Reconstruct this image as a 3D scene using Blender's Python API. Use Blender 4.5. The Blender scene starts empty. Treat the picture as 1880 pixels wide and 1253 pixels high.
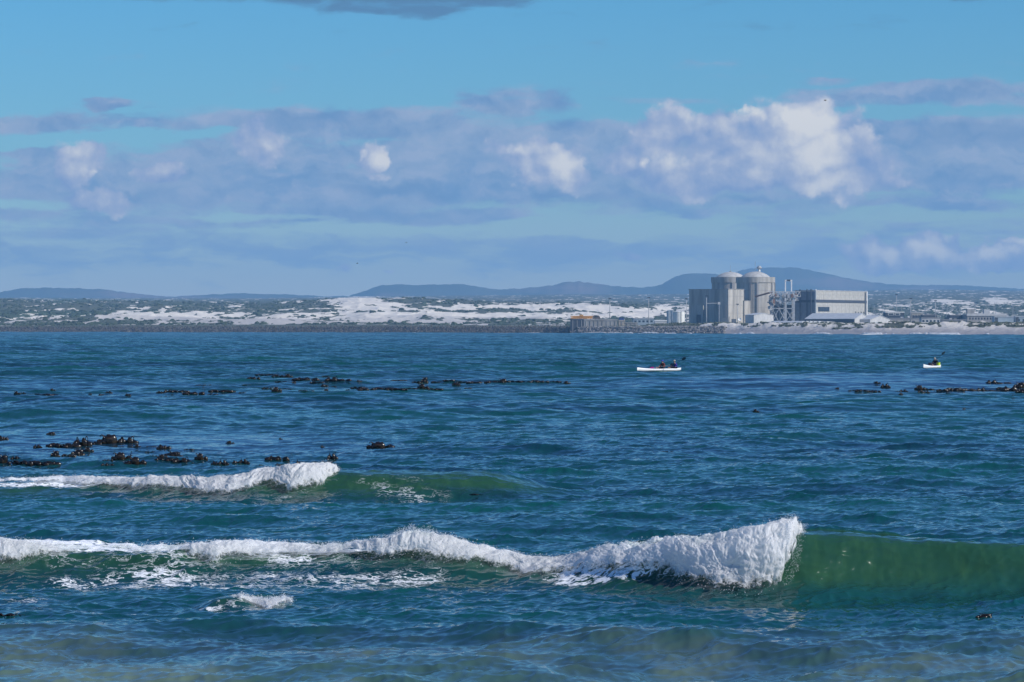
import bpy, bmesh, math, random
import numpy as np
from mathutils import Vector, Matrix

S = bpy.context.scene
COL = S.collection
rnd = random.Random(7)
RS = np.random.RandomState(11)

# ------------------------------------------------------------------ camera
EYE = 4.5            # metres above the mean sea level
FP = 5650.0          # focal length in photograph pixels (1880 wide)
HOR = 602.0          # photograph row of the horizon
cam = bpy.data.cameras.new('camera'); camo = bpy.data.objects.new('camera', cam); COL.objects.link(camo)
cam.sensor_width = 36.0; cam.lens = FP / 1880 * 36
cam.clip_start = 0.5; cam.clip_end = 60000
camo.location = (0, 0, EYE)
camo.rotation_euler = (math.radians(90) - math.atan((626.5 - HOR) / FP), 0, 0)
S.camera = camo

# ------------------------------------------------------------------ view, sun, sky
S.view_settings.view_transform = 'Standard'; S.view_settings.look = 'None'
S.view_settings.exposure = 0.0; S.view_settings.gamma = 1.0
S.cycles.max_bounces = 5; S.cycles.diffuse_bounces = 2; S.cycles.glossy_bounces = 3
S.cycles.transparent_max_bounces = 14; S.cycles.volume_bounces = 0
S.cycles.use_denoising = True
SUN_AZ = math.radians(117); SUN_EL = math.radians(36)
sd = bpy.data.lights.new('sun', 'SUN'); sd.energy = 4.8; sd.angle = math.radians(0.5); sd.color = (1.0, 0.95, 0.88)
so = bpy.data.objects.new('sun', sd); COL.objects.link(so)
sv = Vector((math.sin(SUN_AZ) * math.cos(SUN_EL), math.cos(SUN_AZ) * math.cos(SUN_EL), math.sin(SUN_EL)))
so.rotation_euler = sv.to_track_quat('Z', 'Y').to_euler(); so.location = (200, -100, 200)


class NT:
    """small helper round a node tree"""
    def __init__(s, nt): s.nt = nt
    def n(s, t, **k):
        nd = s.nt.nodes.new('ShaderNode' + t)
        for a, b in k.items(): setattr(nd, a, b)
        return nd
    def set(s, sock, v):
        if isinstance(v, bpy.types.NodeSocket): s.nt.links.new(v, sock)
        elif v is not None: sock.default_value = v
    def m(s, op, a, b=None, c=None, clamp=False):
        nd = s.n('Math', operation=op, use_clamp=clamp)
        for i, v in enumerate((a, b, c)):
            if v is not None: s.set(nd.inputs[i], v)
        return nd.outputs[0]
    def v(s, op, a, b=None, c=None, out=0):
        nd = s.n('VectorMath', operation=op)
        for i, v in enumerate((a, b, c)):
            if v is not None: s.set(nd.inputs[i], v)
        return nd.outputs[out]
    def noise(s, vec, scale, detail=3, rough=.5, out=0, lac=2.0, dist=0):
        nd = s.n('TexNoise'); s.set(nd.inputs['Vector'], vec)
        nd.inputs['Scale'].default_value = scale; nd.inputs['Detail'].default_value = detail
        nd.inputs['Roughness'].default_value = rough; nd.inputs['Lacunarity'].default_value = lac
        nd.inputs['Distortion'].default_value = dist
        return nd.outputs[out]
    def rng(s, x, a, b, c=0., d=1., smooth=True):
        nd = s.n('MapRange', interpolation_type='SMOOTHSTEP' if smooth else 'LINEAR'); nd.clamp = True
        s.set(nd.inputs[0], x)
        for i, q in enumerate((a, b, c, d)): s.set(nd.inputs[i + 1], q)
        return nd.outputs[0]
    def mix(s, f, a, b, blend='MIX'):
        nd = s.n('Mix', data_type='RGBA', blend_type=blend)
        s.set(nd.inputs[0], f)
        for i, q in ((6, a), (7, b)):
            if isinstance(q, tuple) and len(q) == 3: q = q + (1,)
            s.set(nd.inputs[i], q)
        return nd.outputs[2]
    def attr(s, name):
        return s.n('Attribute', attribute_name=name).outputs['Fac']


def lin(r, g, b):
    f = lambda c: (c / 255 / 12.92) if c / 255 <= .04045 else ((c / 255 + .055) / 1.055) ** 2.4
    return (f(r), f(g), f(b))


def build_world():
    w = bpy.data.worlds.new("World"); S.world = w; w.use_nodes = True
    nt = w.node_tree; bg = nt.nodes['Background']; N = NT(nt)
    STR = 0.10
    bg.inputs[1].default_value = STR
    sk = N.n('TexSky', sky_type='NISHITA'); sk.sun_disc = False
    sk.sun_elevation = SUN_EL; sk.sun_rotation = SUN_AZ
    sk.air_density = 1.0; sk.dust_density = 0.2; sk.ozone_density = 2.0
    d = N.v('NORMALIZE', N.n('TexCoord').outputs['Generated'])
    sep = N.n('SeparateXYZ'); N.set(sep.inputs[0], d)
    az = N.m('ARCTAN2', sep.outputs[0], sep.outputs[1]); el = N.m('ARCSINE', sep.outputs[2])
    U = N.m('MULTIPLY_ADD', az, 5.65, 0.94); V = N.m('MULTIPLY_ADD', el, -5.65, 0.602)
    cx = N.n('CombineXYZ'); N.set(cx.inputs[0], U); N.set(cx.inputs[1], V); P = cx.outputs[0]
    # clear sky: the physical sky, cooled and saturated towards what a polarising filter leaves
    rp = N.n('ValToRGB'); N.set(rp.inputs[0], N.rng(el, -.02, .9, 0, 1, False))
    cr = rp.color_ramp; cr.elements[0].position = 0.02; cr.elements[0].color = SKYT[0] + (1,)
    cr.elements[1].position = 1.0; cr.elements[1].color = SKYT[4] + (1,)
    for p, c in ((.075, SKYT[1]), (.135, SKYT[2]), (.4, SKYT[3])):
        e = cr.elements.new(p); e.color = c + (1,)
    sky = N.mix(1.0, sk.outputs[0], rp.outputs[0], 'MULTIPLY')
    sky = N.v('MULTIPLY', sky, (2, 2, 2))
    # warps
    mp = N.n('Mapping'); N.set(mp.inputs[0], P); mp.inputs['Scale'].default_value = (1.0, 3.2, 1)
    st1 = N.noise(mp.outputs[0], 5.5, 7, .6, out=1)
    ws = N.v('MULTIPLY', N.v('SUBTRACT', st1, (.5, .5, .5)), (.30, .055, 0))
    PS = N.v('ADD', P, ws)
    cu1 = N.noise(P, 13, 9, .56, out=1)
    wc = N.v('MULTIPLY', N.v('SUBTRACT', cu1, (.5, .5, .5)), (.115, .085, 0))
    PC = N.v('ADD', P, wc)

    def blob(PP, x, y, rx, ry, w=1., hard=.35):
        q = N.v('MULTIPLY_ADD', PP, (1 / rx, 1 / ry, 0), (-x / rx, -y / ry, 0))
        ln = N.v('LENGTH', q, out=1)
        return N.rng(ln, 1.15, hard, 0, w)

    def total(PP, L, mode='MAXIMUM', hard=.35):
        acc = None
        for b in L:
            o = blob(PP, *b[:5], hard=(b[5] if len(b) > 5 else hard))
            acc = o if acc is None else N.m(mode, acc, o)
        return acc

    # stratus decks (x, y, rx, ry, weight)
    strat = [(.05, .232, .50, .026, .8), (.62, .235, .42, .045, .95), (.95, .19, .13, .038, .75), (.45, .33, .80, .085, .95), (-.1, .34, .4, .06, .8),
             (1.0, .30, .55, .11, .95), (1.25, .27, .25, .09, .9), (1.62, .29, .55, .105, 1.), (2.1, .28, .5, .11, .9),
             (1.70, .178, .30, .030, .85), (1.5, .155, .12, .010, .5), (1.95, .18, .3, .03, .8), (1.18, .183, .13, .009, .5),
             (.21, .197, .085, .018, .85), (.62, -.008, .46, .030, .75), (.70, .016, .20, .020, .7), (.9, .006, .18, .016, .6), (1.78, -.010, .26, .018, .8),
             (.35, .385, .7, .05, .7), (.8, .395, .35, .028, .75), (1.45, .375, .6, .042, .7), (1.75, .42, .5, .03, .45),
             (.7, .462, 1.2, .045, .55), (1.6, .465, .7, .05, .55), (.1, .45, .6, .06, .55), (-1.2, .3, .9, .10, .8), (3.0, .3, .8, .1, .8)]
    gaps = [(.02, .268, .14, .014, .85), (.36, .250, .16, .011, .55), (.12, .262, .10, .010, .7), (.56, .256, .10, .006, .35), (1.22, .208, .10, .018, .7), (1.08, .414, .25, .016, .75), (.45, .402, .16, .010, .55),
            (1.5, .205, .25, .012, .35), (.04, .375, .14, .012, .45), (1.62, .394, .3, .014, .35)]
    sdens = total(PS, strat)
    gdens = total(PS, gaps)
    sdens = N.m('SUBTRACT', sdens, gdens)
    mp2 = N.n('Mapping'); N.set(mp2.inputs[0], PS); mp2.inputs['Scale'].default_value = (1.0, 4.2, 1)
    tex = N.noise(mp2.outputs[0], 6.5, 9, .6)
    sraw = N.m('MULTIPLY_ADD', N.m('SUBTRACT', tex, .5), 2.0, sdens)
    sdens = N.rng(sraw, .12, .78, 0, .95)
    big = N.noise(N.v('MULTIPLY', P, (1, 1.6, 1)), 4.5, 7, .6)
    scol = N.mix(N.rng(big, .33, .56), CL_BLUE, CL_LAV)
    tx2 = N.noise(N.v('MULTIPLY', PC, (1, 2.2, 1)), 12, 8, .6)
    scol = N.mix(N.rng(tx2, .46, .66, 0, .55), scol, CU_MID)
    scol = N.mix(N.rng(tx2, .50, .32, 0, .45), scol, CL_DARK)
    low = N.rng(V, .36, .50)
    scol = N.mix(low, scol, CL_LOW)
    topm = N.rng(V, .12, .05)
    scol = N.mix(topm, scol, CL_TOP)
    # the darker blue undersides
    dark = [(.72, .352, .12, .018, .9, .2), (.26, .362, .06, .012, .6, .2), (1.06, .372, .16, .016, .6, .2), (1.45, .372, .22, .012, .5, .2), (.21, .20, .08, .016, .6, .2),
            (.55, .225, .2, .02, .5, .2), (.42, .405, .05, .01, .4), (.70, .405, .16, .014, .4), (1.78, .25, .2, .03, .5), (1.4, .28, .06, .02, .3), (1.85, .47, .2, .02, .3)]
    dd = N.m('MULTIPLY', total(PC, dark), .8)
    scol = N.mix(dd, scol, CL_DARK)
    # away from the photographed quarter: a generic broken deck
    allsky = N.noise(N.v('MULTIPLY', d, (1, 1, 4)), 2.2, 6, .6)
    side = N.m('MULTIPLY', N.m('SUBTRACT', 1, N.rng(N.m('ABSOLUTE', az), .25, .5, 1, 0)), N.rng(el, .10, .03, 0, 1))
    gen = N.m('MULTIPLY', N.rng(allsky, .45, .65, 0, .8), side)
    sdens = N.m('MAXIMUM', sdens, gen, clamp=True)
    out = N.mix(sdens, sky, N.v('SCALE', scol, (0, 0, 0)) if False else sc(N, scol, 1 / STR))
    # cumulus: soft grey bodies, then the sunlit heads
    body = [(1.46, .265, .15, .095, 1.), (1.52, .31, .15, .075, 1.), (1.33, .27, .13, .075, .9), (1.22, .245, .08, .065, .8), (1.30, .325, .18, .06, .85), (1.40, .33, .12, .035, .7), (1.58, .27, .06, .045, .7), (1.62, .335, .08, .03, .5),
            (1.00, .30, .11, .06, .8), (1.05, .33, .08, .04, .6), (1.155, .303, .07, .045, .8), (.92, .275, .05, .028, .35), (.692, .288, .047, .03, .8), (.69, .32, .04, .02, .5), (.47, .262, .075, .05, .75), (.145, .31, .055, .06, .8), (.19, .375, .10, .030, .8),
            (.305, .32, .06, .028, .75), (1.62, .475, .10, .038, .95), (1.70, .468, .10, .046, 1.), (1.75, .445, .025, .02, .5), (1.83, .47, .10, .04, 1.), (1.92, .47, .10, .042, 1.), (.625, .497, .018, .018, .3), (.71, .505, .02, .009, .4),
            (1.14, .475, .06, .014, .2), (-.3, .3, .1, .05, .7), (2.1, .3, .12, .07, .7)]
    head = [(1.475, .235, .085, .065, 1.), (1.50, .285, .10, .07, 1.), (1.53, .33, .10, .04, .8), (1.40, .29, .08, .05, .6), (1.22, .25, .06, .05, .4), (1.27, .28, .08, .04, .4), (1.64, .33, .05, .03, .4), (1.45, .215, .035, .024, .9), (1.375, .207, .026, .016, .8), (1.33, .235, .05, .028, .42), (1.335, .30, .07, .03, .42), (1.39, .325, .05, .026, .5), (1.51, .335, .07, .024, .55), (1.58, .25, .04, .03, .4),
            (1.19, .293, .014, .014, .8), (1.145, .295, .04, .024, .5), (.703, .287, .044, .034, .8), (.67, .279, .024, .012, .75), (.31, .315, .04, .018, .5), (.172, .332, .010, .008, .5), (.19, .374, .07, .02, .3), (.15, .30, .035, .045, .2), (.49, .255, .045, .03, .15), (.69, .31, .04, .03, .4), (.79, .25, .10, .02, .2),
            (1.04, .30, .07, .04, .6), (.97, .275, .06, .016, .35), (.96, .245, .07, .012, .2), (1.74, .438, .018, .012, .5), (1.70, .465, .06, .024, .8), (1.62, .47, .05, .018, .6), (1.82, .46, .06, .022, .9), (1.87, .445, .05, .014, .9), (.71, .502, .014, .006, .3)]
    dtl = N.noise(P, 17, 10, .60); dt2 = N.noise(N.v('ADD', P, (.010, -.014, 0)), 17, 10, .60)
    big2 = N.noise(P, 7, 3, .5); big3 = N.noise(N.v('ADD', P, (.016, -.024, 0)), 7, 3, .5)
    wq = N.v('MULTIPLY', N.v('SUBTRACT', cu1, (.5, .5, .5)), (.10, .075, 0))
    PB = N.v('ADD', P, wq)
    bs = total(PB, body, hard=.0)
    bd = N.m('ADD', N.m('MULTIPLY_ADD', N.m('SUBTRACT', dtl, .5), 1.1, bs), N.m('MULTIPLY', N.m('SUBTRACT', big2, .5), .7))
    cb = N.m('MULTIPLY', N.rng(bd, .12, .42, 0, .97), N.rng(bs, .0, .15))
    hs = total(PB, head, hard=.0)
    # the side of each billow turned to the sun (up and to the right) is the bright one
    rel = N.m('ADD', N.m('MULTIPLY', N.m('SUBTRACT', dtl, dt2), 1.9), N.m('MULTIPLY', N.m('SUBTRACT', big2, big3), 3.6))
    lum = N.m('MULTIPLY', N.m('ADD', N.m('MULTIPLY_ADD', hs, 1.15, N.m('MULTIPLY', rel, N.m('MULTIPLY_ADD', hs, -.45, 1.0))), .42), .72)
    r2 = N.n('ValToRGB'); N.set(r2.inputs[0], lum); q = r2.color_ramp
    q.elements[0].position = 0.0; q.elements[0].color = CU_SH + (1,); q.elements[1].position = 1.0; q.elements[1].color = CU_HI + (1,)
    e = q.elements.new(.45); e.color = CU_MID + (1,)
    out = N.mix(cb, out, sc(N, r2.outputs[0], 1 / STR))
    # crisp small heads standing clear of the bodies
    hd_ = N.m('ADD', N.m('MULTIPLY_ADD', N.m('SUBTRACT', dtl, .5), 1.2, hs), 0.0)
    hm = N.m('MULTIPLY', N.rng(hd_, .45, .75, 0, .75), N.rng(hs, .0, .2))
    out = N.mix(N.m('MULTIPLY', hm, N.rng(lum, .3, .8)), out, sc(N, r2.outputs[0], 1 / STR))
    N.set(bg.inputs[0], out)
    w.cycles.sampling_method = 'MANUAL'; w.cycles.sample_map_resolution = 512


def sc(N, c, k):
    if isinstance(c, tuple): return tuple(x * k for x in c)
    return N.v('MULTIPLY', c, (k, k, k))


# colours of the clear sky tint (horizon, 3 deg, 6 deg, 20 deg, zenith) and of the clouds
SKYT = [(.50, .52, .62), (.21, .38, .50), (.155, .38, .54), (.20, .40, .68), (.22, .40, .70)]
CL_BLUE = lin(114, 152, 196); CL_LAV = lin(149, 171, 202); CL_LOW = lin(140, 172, 203); CL_TOP = lin(84, 128, 168); CL_DARK = lin(92, 136, 186)
CU_SH = lin(136, 160, 202); CU_MID = lin(176, 186, 210); CU_HI = lin(238, 235, 230)
build_world()


# ------------------------------------------------------------------ small tools
def tag(o, label=None, cat=None, group=None, kind=None):
    if label: o['label'] = label
    if cat: o['category'] = cat
    if group: o['group'] = group
    if kind: o['kind'] = kind
    return o


def pos(px, py, Y):
    """world point at distance Y that a ray through photograph pixel px,py meets"""
    return Vector(((px - 940) / FP * Y, Y, EYE + (HOR - py) / FP * Y))


def empty(name, loc, rz=0., label=None, cat=None, group=None):
    o = bpy.data.objects.new(name, None); COL.objects.link(o); o.location = loc; o.rotation_euler = (0, 0, rz)
    o.empty_display_size = .3
    return tag(o, label, cat, group)


class MB:
    """collects boxes, tubes and so on; build() links them as ONE mesh object"""
    def __init__(s): s.bm = bmesh.new()
    def box(s, x0, x1, y0, y1, z0, z1, bev=0):
        r = bmesh.ops.create_cube(s.bm, size=1.0, matrix=Matrix.Translation(((x0 + x1) / 2, (y0 + y1) / 2, (z0 + z1) / 2)) @ Matrix.Diagonal((x1 - x0, y1 - y0, z1 - z0, 1)))
        return s
    def cyl(s, x, y, z0, z1, r, r2=None, seg=32, caps=True):
        bmesh.ops.create_cone(s.bm, cap_ends=caps, segments=seg, radius1=r, radius2=r if r2 is None else r2, depth=z1 - z0, matrix=Matrix.Translation((x, y, (z0 + z1) / 2)))
        return s
    def bar(s, a, b, r, seg=6):
        a = Vector(a); b = Vector(b); d = b - a
        if d.length < 1e-6: return s
        M = Matrix.Translation((a + b) / 2) @ d.to_track_quat('Z', 'Y').to_matrix().to_4x4()
        bmesh.ops.create_cone(s.bm, cap_ends=True, segments=seg, radius1=r, radius2=r, depth=d.length, matrix=M)
        return s
    def lathe(s, prof, x=0, y=0, seg=48, cap=True):
        rings = []
        for r, z in prof:
            if r < 1e-5: rings.append([s.bm.verts.new((x, y, z))])
            else: rings.append([s.bm.verts.new((x + r * math.cos(2 * math.pi * k / seg), y + r * math.sin(2 * math.pi * k / seg), z)) for k in range(seg)])
        for a, b in zip(rings, rings[1:]):
            for k in range(seg):
                k2 = (k + 1) % seg
                f = [a[k % len(a)], a[k2 % len(a)], b[k2 % len(b)], b[k % len(b)]]
                u = []
                for v in f:
                    if v not in u: u.append(v)
                if len(u) > 2: s.bm.faces.new(u)
        return s
    def prism(s, pts, axis, a, b):
        """polygon pts (p,q) extruded from a to b along axis ('x' or 'y')"""
        def mk(p, q, t): return (t, p, q) if axis == 'x' else (p, t, q)
        A = [s.bm.verts.new(mk(p, q, a)) for p, q in pts]; B = [s.bm.verts.new(mk(p, q, b)) for p, q in pts]
        s.bm.faces.new(A[::-1]); s.bm.faces.new(B)
        for i in range(len(pts)):
            j = (i + 1) % len(pts); s.bm.faces.new((A[i], A[j], B[j], B[i]))
        return s
    def ball(s, c, r, scale=(1, 1, 1), sub=1, rot=None):
        M = Matrix.Translation(c) @ (rot.to_matrix().to_4x4() if rot else Matrix()) @ Matrix.Diagonal((scale[0], scale[1], scale[2], 1))
        bmesh.ops.create_icosphere(s.bm, subdivisions=sub, radius=r, matrix=M)
        return s
    def build(s, name, mat, parent=None, smooth=False, M=None):
        bmesh.ops.recalc_face_normals(s.bm, faces=s.bm.faces)
        if M is not None: bmesh.ops.transform(s.bm, matrix=M, verts=s.bm.verts)
        me = bpy.data.meshes.new(name); s.bm.to_mesh(me); s.bm.free()
        if smooth: me.polygons.foreach_set('use_smooth', [True] * len(me.polygons))
        me.materials.append(mat)
        o = bpy.data.objects.new(name, me); COL.objects.link(o)
        if parent: o.parent = parent
        return o


def npmesh(name, co, quads, mat, smooth=True, attrs=None):
    me = bpy.data.meshes.new(name)
    k = quads.shape[1]
    me.vertices.add(len(co)); me.vertices.foreach_set('co', np.ascontiguousarray(co, dtype=np.float32).ravel())
    me.loops.add(quads.size); me.loops.foreach_set('vertex_index', np.ascontiguousarray(quads, dtype=np.int32).ravel())
    me.polygons.add(len(quads)); me.polygons.foreach_set('loop_start', np.arange(0, quads.size, k, dtype=np.int32))
    me.update(calc_edges=True)
    me.polygons.foreach_set('use_smooth', np.full(len(quads), smooth, dtype=bool))
    for n, a in (attrs or {}).items():
        at = me.attributes.new(n, 'FLOAT', 'POINT'); at.data.foreach_set('value', np.ascontiguousarray(a, dtype=np.float32).ravel())
    me.materials.append(mat)
    o = bpy.data.objects.new(name, me); COL.objects.link(o)
    return o


def grid_quads(nr, nc, mask=None):
    i = np.arange(nr * nc, dtype=np.int32).reshape(nr, nc)
    q = np.stack([i[:-1, :-1], i[:-1, 1:], i[1:, 1:], i[1:, :-1]], -1).reshape(-1, 4)
    return q if mask is None else q[mask.ravel()]


def vnoise(x, y, z=None, seed=0):
    """value noise 0..1, 2D or 3D, smooth"""
    def h(i, j, k):
        n = (i * 374761393 + j * 668265263 + k * 2147483647 + seed * 144665) & 0xFFFFFFFF
        n = ((n ^ (n >> 13)) * 1274126177) & 0xFFFFFFFF
        n = (n ^ (n >> 16)) & 0xFFFFFFFF
        return n.astype(np.float64) / 4294967295.0
    x = np.asarray(x, float); y = np.asarray(y, float)
    xi = np.floor(x).astype(np.int64); yi = np.floor(y).astype(np.int64)
    fx = x - xi; fy = y - yi; fx = fx * fx * (3 - 2 * fx); fy = fy * fy * (3 - 2 * fy)
    if z is None:
        z0 = np.zeros_like(xi)
        return ((h(xi, yi, z0) * (1 - fx) + h(xi + 1, yi, z0) * fx) * (1 - fy) + (h(xi, yi + 1, z0) * (1 - fx) + h(xi + 1, yi + 1, z0) * fx) * fy)
    z = np.asarray(z, float); zi = np.floor(z).astype(np.int64); fz = z - zi; fz = fz * fz * (3 - 2 * fz)
    r = 0
    for dz, w in ((0, 1 - fz), (1, fz)):
        r = r + w * ((h(xi, yi, zi + dz) * (1 - fx) + h(xi + 1, yi, zi + dz) * fx) * (1 - fy) + (h(xi, yi + 1, zi + dz) * (1 - fx) + h(xi + 1, yi + 1, zi + dz) * fx) * fy)
    return r


def fbm(x, y, z=None, oct=4, seed=0, gain=.5, billow=False):
    r = 0; a = 1; t = 0; f = 1
    for o in range(oct):
        n = vnoise(x * f + o * 17.3, y * f - o * 9.1, None if z is None else z * f + o * 5.7, seed + o)
        if billow: n = np.abs(2 * n - 1)
        r = r + a * n; t += a; a *= gain; f *= 2.03
    return r / t


def cells(x, y, seed=0):
    """rounded cellular bumps 0..1 (one dome per unit cell, jittered)"""
    xi = np.floor(x).astype(np.int64); yi = np.floor(y).astype(np.int64); best = np.full(x.shape, 9.)
    for di in (-1, 0, 1):
        for dj in (-1, 0, 1):
            a = xi + di; b = yi + dj
            n = (a * 374761393 + b * 668265263 + seed * 91138233) & 0xFFFFFFFF
            n = ((n ^ (n >> 13)) * 1274126177) & 0xFFFFFFFF; n ^= n >> 16
            jx = (n & 1023) / 1023.; jy = ((n >> 10) & 1023) / 1023.
            best = np.minimum(best, (a + jx - x) ** 2 + (b + jy - y) ** 2)
    return np.sqrt(np.clip(1 - best, 0, 1))


def sstep(a, b, x):
    t = np.clip((x - a) / (b - a), 0, 1); return t * t * (3 - 2 * t)


# ------------------------------------------------------------------ materials
MATS = {}
def mat(name, col, rough=.8, spec=.3, metal=0., var=.15, vscale=.3, detail=4, streak=False, bump=0.):
    if name in MATS: return MATS[name]
    m = bpy.data.materials.new(name); m.use_nodes = True; N = NT(m.node_tree)
    b = m.node_tree.nodes['Principled BSDF']
    co = N.n('TexCoord').outputs['Object']
    if streak: co = N.v('MULTIPLY', co, (1, 1, .12))
    n = N.noise(co, vscale, detail, .6)
    c = N.mix(N.rng(n, .3, .7, 0, 1), tuple(x * (1 - var) for x in col), tuple(min(1, x * (1 + var)) for x in col))
    N.set(b.inputs['Base Color'], c)
    b.inputs['Roughness'].default_value = rough; b.inputs['Metallic'].default_value = metal
    b.inputs['Specular IOR Level'].default_value = spec
    if bump:
        bp = N.n('Bump'); bp.inputs['Strength'].default_value = bump; N.set(bp.inputs['Height'], N.noise(co, vscale * 6, 4)); N.set(b.inputs['Normal'], bp.outputs[0])
    MATS[name] = m
    return m


# ------------------------------------------------------------------ the sea
def spectrum_tile(L, Npix, lmin, lmax, slope, theta, power, seed, pexp=3.0):
    """periodic random sea of wavelengths lmin..lmax: height and the two horizontal displacements"""
    rs = np.random.RandomState(seed)
    k1 = np.fft.fftfreq(Npix, d=L / Npix) * 2 * np.pi
    kx, ky = np.meshgrid(k1, k1); k = np.hypot(kx, ky); k[0, 0] = 1
    c = (kx * math.cos(theta) + ky * math.sin(theta)) / k
    amp = k ** (-pexp) * (np.clip(c, 0, 1) ** power + .03)
    amp *= ((k > 2 * np.pi / lmax) & (k < 2 * np.pi / lmin))
    H = np.sqrt(amp) * (rs.randn(Npix, Npix) + 1j * rs.randn(Npix, Npix)); H[0, 0] = 0
    h = np.fft.ifft2(H).real
    sx = np.fft.ifft2(1j * kx * H).real; sy = np.fft.ifft2(1j * ky * H).real
    f = slope / math.sqrt((sx ** 2 + sy ** 2).mean())
    dx = np.fft.ifft2(-1j * kx / k * H).real; dy = np.fft.ifft2(-1j * ky / k * H).real
    return (L, Npix, (h * f).astype(np.float32), (-dx * f).astype(np.float32), (-dy * f).astype(np.float32))


def sample_tile(t, x, y, rot):
    L, n, h, dx, dy = t
    c, s = math.cos(rot), math.sin(rot)
    u = ((x * c + y * s) / L * n) % n; v = ((-x * s + y * c) / L * n) % n
    i = np.floor(u).astype(np.int32); j = np.floor(v).astype(np.int32); fu = (u - i).astype(np.float32); fv = (v - j).astype(np.float32)
    i %= n; j %= n; i1 = (i + 1) % n; j1 = (j + 1) % n
    def b(a): return (a[j, i] * (1 - fu) + a[j, i1] * fu) * (1 - fv) + (a[j1, i] * (1 - fu) + a[j1, i1] * fu) * fv
    H, DX, DY = b(h), b(dx), b(dy)
    return H, DX * c - DY * s, DX * s + DY * c


# explicit waves. Every table is keyed by the direction px (photograph column of the azimuth).
def tab(px, t):
    xs, ys = zip(*t); return np.interp(px, xs, ys)


def stab(px, t, w=55.):
    """the same, with the corners of the table rounded off"""
    return sum(tab(px + o * w, t) for o in (-1, -.66, -.33, 0, .33, .66, 1)) / 7


def crestA(t_crest, Yc, px):
    return EYE - (stab(px, t_crest, 18.) - HOR) * Yc / FP


W1C = [(-700, 1006), (0, 1006), (150, 1010), (300, 1009), (400, 1006), (500, 1006), (600, 1007), (700, 1004), (760, 990), (820, 996), (900, 1020), (960, 1034), (1030, 1034), (1060, 1026), (1100, 1012), (1200, 999), (1300, 993), (1400, 977), (1460, 976), (1560, 981), (1700, 992), (1880, 1004), (2400, 1012)]
W1T = [(-700, 1062), (0, 1062), (300, 1062), (600, 1056), (850, 1062), (1000, 1072), (1150, 1079), (1300, 1087), (1450, 1090), (1600, 1087), (1880, 1085), (2400, 1080)]
W2C = [(-700, 890), (0, 887), (250, 886), (400, 882), (480, 872), (560, 864), (620, 864), (700, 859), (850, 863), (950, 876), (1060, 896), (2600, 905)]
W3C = [(-700, 1130), (300, 1129), (345, 1122), (390, 1102), (428, 1086), (470, 1097), (530, 1096), (570, 1106), (650, 1126), (2600, 1130)]


def yc1(px):
    return EYE * FP / (stab(px, W1T) - HOR) + 1.75
def a1(px): return np.clip(crestA(W1C, yc1(px), px), 0.02, 2)
def yc2(px): return 83.6 + 0 * px + .5 * np.sin(px / 130.)
def a2(px): return np.clip(crestA(W2C, yc2(px), px), 0.0, 2) * sstep(1080, 900, px)
def yc3(px): return 49.4 + .15 * np.sin(px / 60.)
def a3(px): return np.clip(crestA(W3C, yc3(px), px), 0.0, 2) * sstep(300, 390, px) * sstep(680, 580, px)


def bump_prof(s, wf, wb):
    return np.where(s > 0, np.exp(-(s / wb) ** 2), np.exp(-(np.abs(s) / wf) ** 1.9))


def big_waves(X, Y):
    """height and forward shift of the named waves at rest position X,Y; also the height on steep faces"""
    px = 940 + FP * X / Y
    z = np.zeros_like(X); dy = np.zeros_like(X); face = np.zeros_like(X)
    for yc, a, wf, wb, ch in ((yc1, a1, 1.15, 4.2, .95), (yc2, a2, 1.35, 4.5, .8), (yc3, a3, .50, 1.0, .65)):
        s = Y - yc(px)
        near = np.abs(s) < wb * 3.5
        A = a(px)
        p = bump_prof(s, wf, wb)
        # a slight trough ahead of the face
        tr = -.10 * np.exp(-((s + wf * 2.6) / (wf * 1.4)) ** 2)
        h = A * (p + tr) * near
        z += h; dy -= np.clip(h, 0, None) * ch * np.minimum(1, A / .4)
        face = np.maximum(face, A * p * (s < wf * .6) * near)
    # outer swells, not breaking
    for (x0, w, Yc, A, wf, wb) in ((1660, 420, 262, .55, 16, 26), (200, 420, 142, .30, 9, 14), (900, 500, 192, .16, 9, 14), (1300, 500, 118, .17, 4, 7), (300, 500, 205, .26, 12, 16), (1500, 500, 150, .14, 6, 10),
                                   (1150, 260, 272, .25, 12, 20), (1700, 380, 99, .15, 3, 6), (900, 420, 68, .10, 2.2, 4), (200, 500, 44.3, .12, 1.5, 2.6), (1300, 600, 380, .3, 20, 30), (400, 600, 330, .3, 18, 30), (1000, 900, 520, .4, 25, 40), (900, 1500, 760, .4, 35, 50)):
        yc = Yc + (px - x0) * .02 * Yc / 150 + 2.5 * np.sin(px / 240. + Yc) * Yc / 200
        s = Y - yc
        g = np.exp(-((px - x0) / w) ** 2) * A
        h = g * bump_prof(s, wf, wb) * (np.abs(s) < wb * 3.5)
        z += h; dy -= .8 * h
    return px, z, dy, face


T1 = spectrum_tile(260, 1024, 4.5, 70, .062, math.radians(-84), 8, 3, 3.5)
T2 = spectrum_tile(61, 1024, .9, 9, .135, math.radians(-78), 3.0, 5, 3.4)
T3 = spectrum_tile(13.7, 512, .12, 1.1, .22, math.radians(-70), 1.6, 8, 3.2)


def calm_mask(X, Y, px):
    """where kelp canopies or a breaking wave's glassy face damp the ripples"""
    c = np.zeros_like(X)
    for (x0, y0, rx, ry, w) in ((250, 122, 420, 16, .75), (1650, 243, 520, 30, .95), (760, 255, 420, 16, .45), (300, 235, 420, 12, .4), (900, 43, 800, 3, .1), (1150, 262, 200, 14, .5)):
        c = np.maximum(c, w * np.exp(-((px - x0) / rx) ** 4 - ((Y - y0) / ry) ** 2))
    return c


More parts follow.
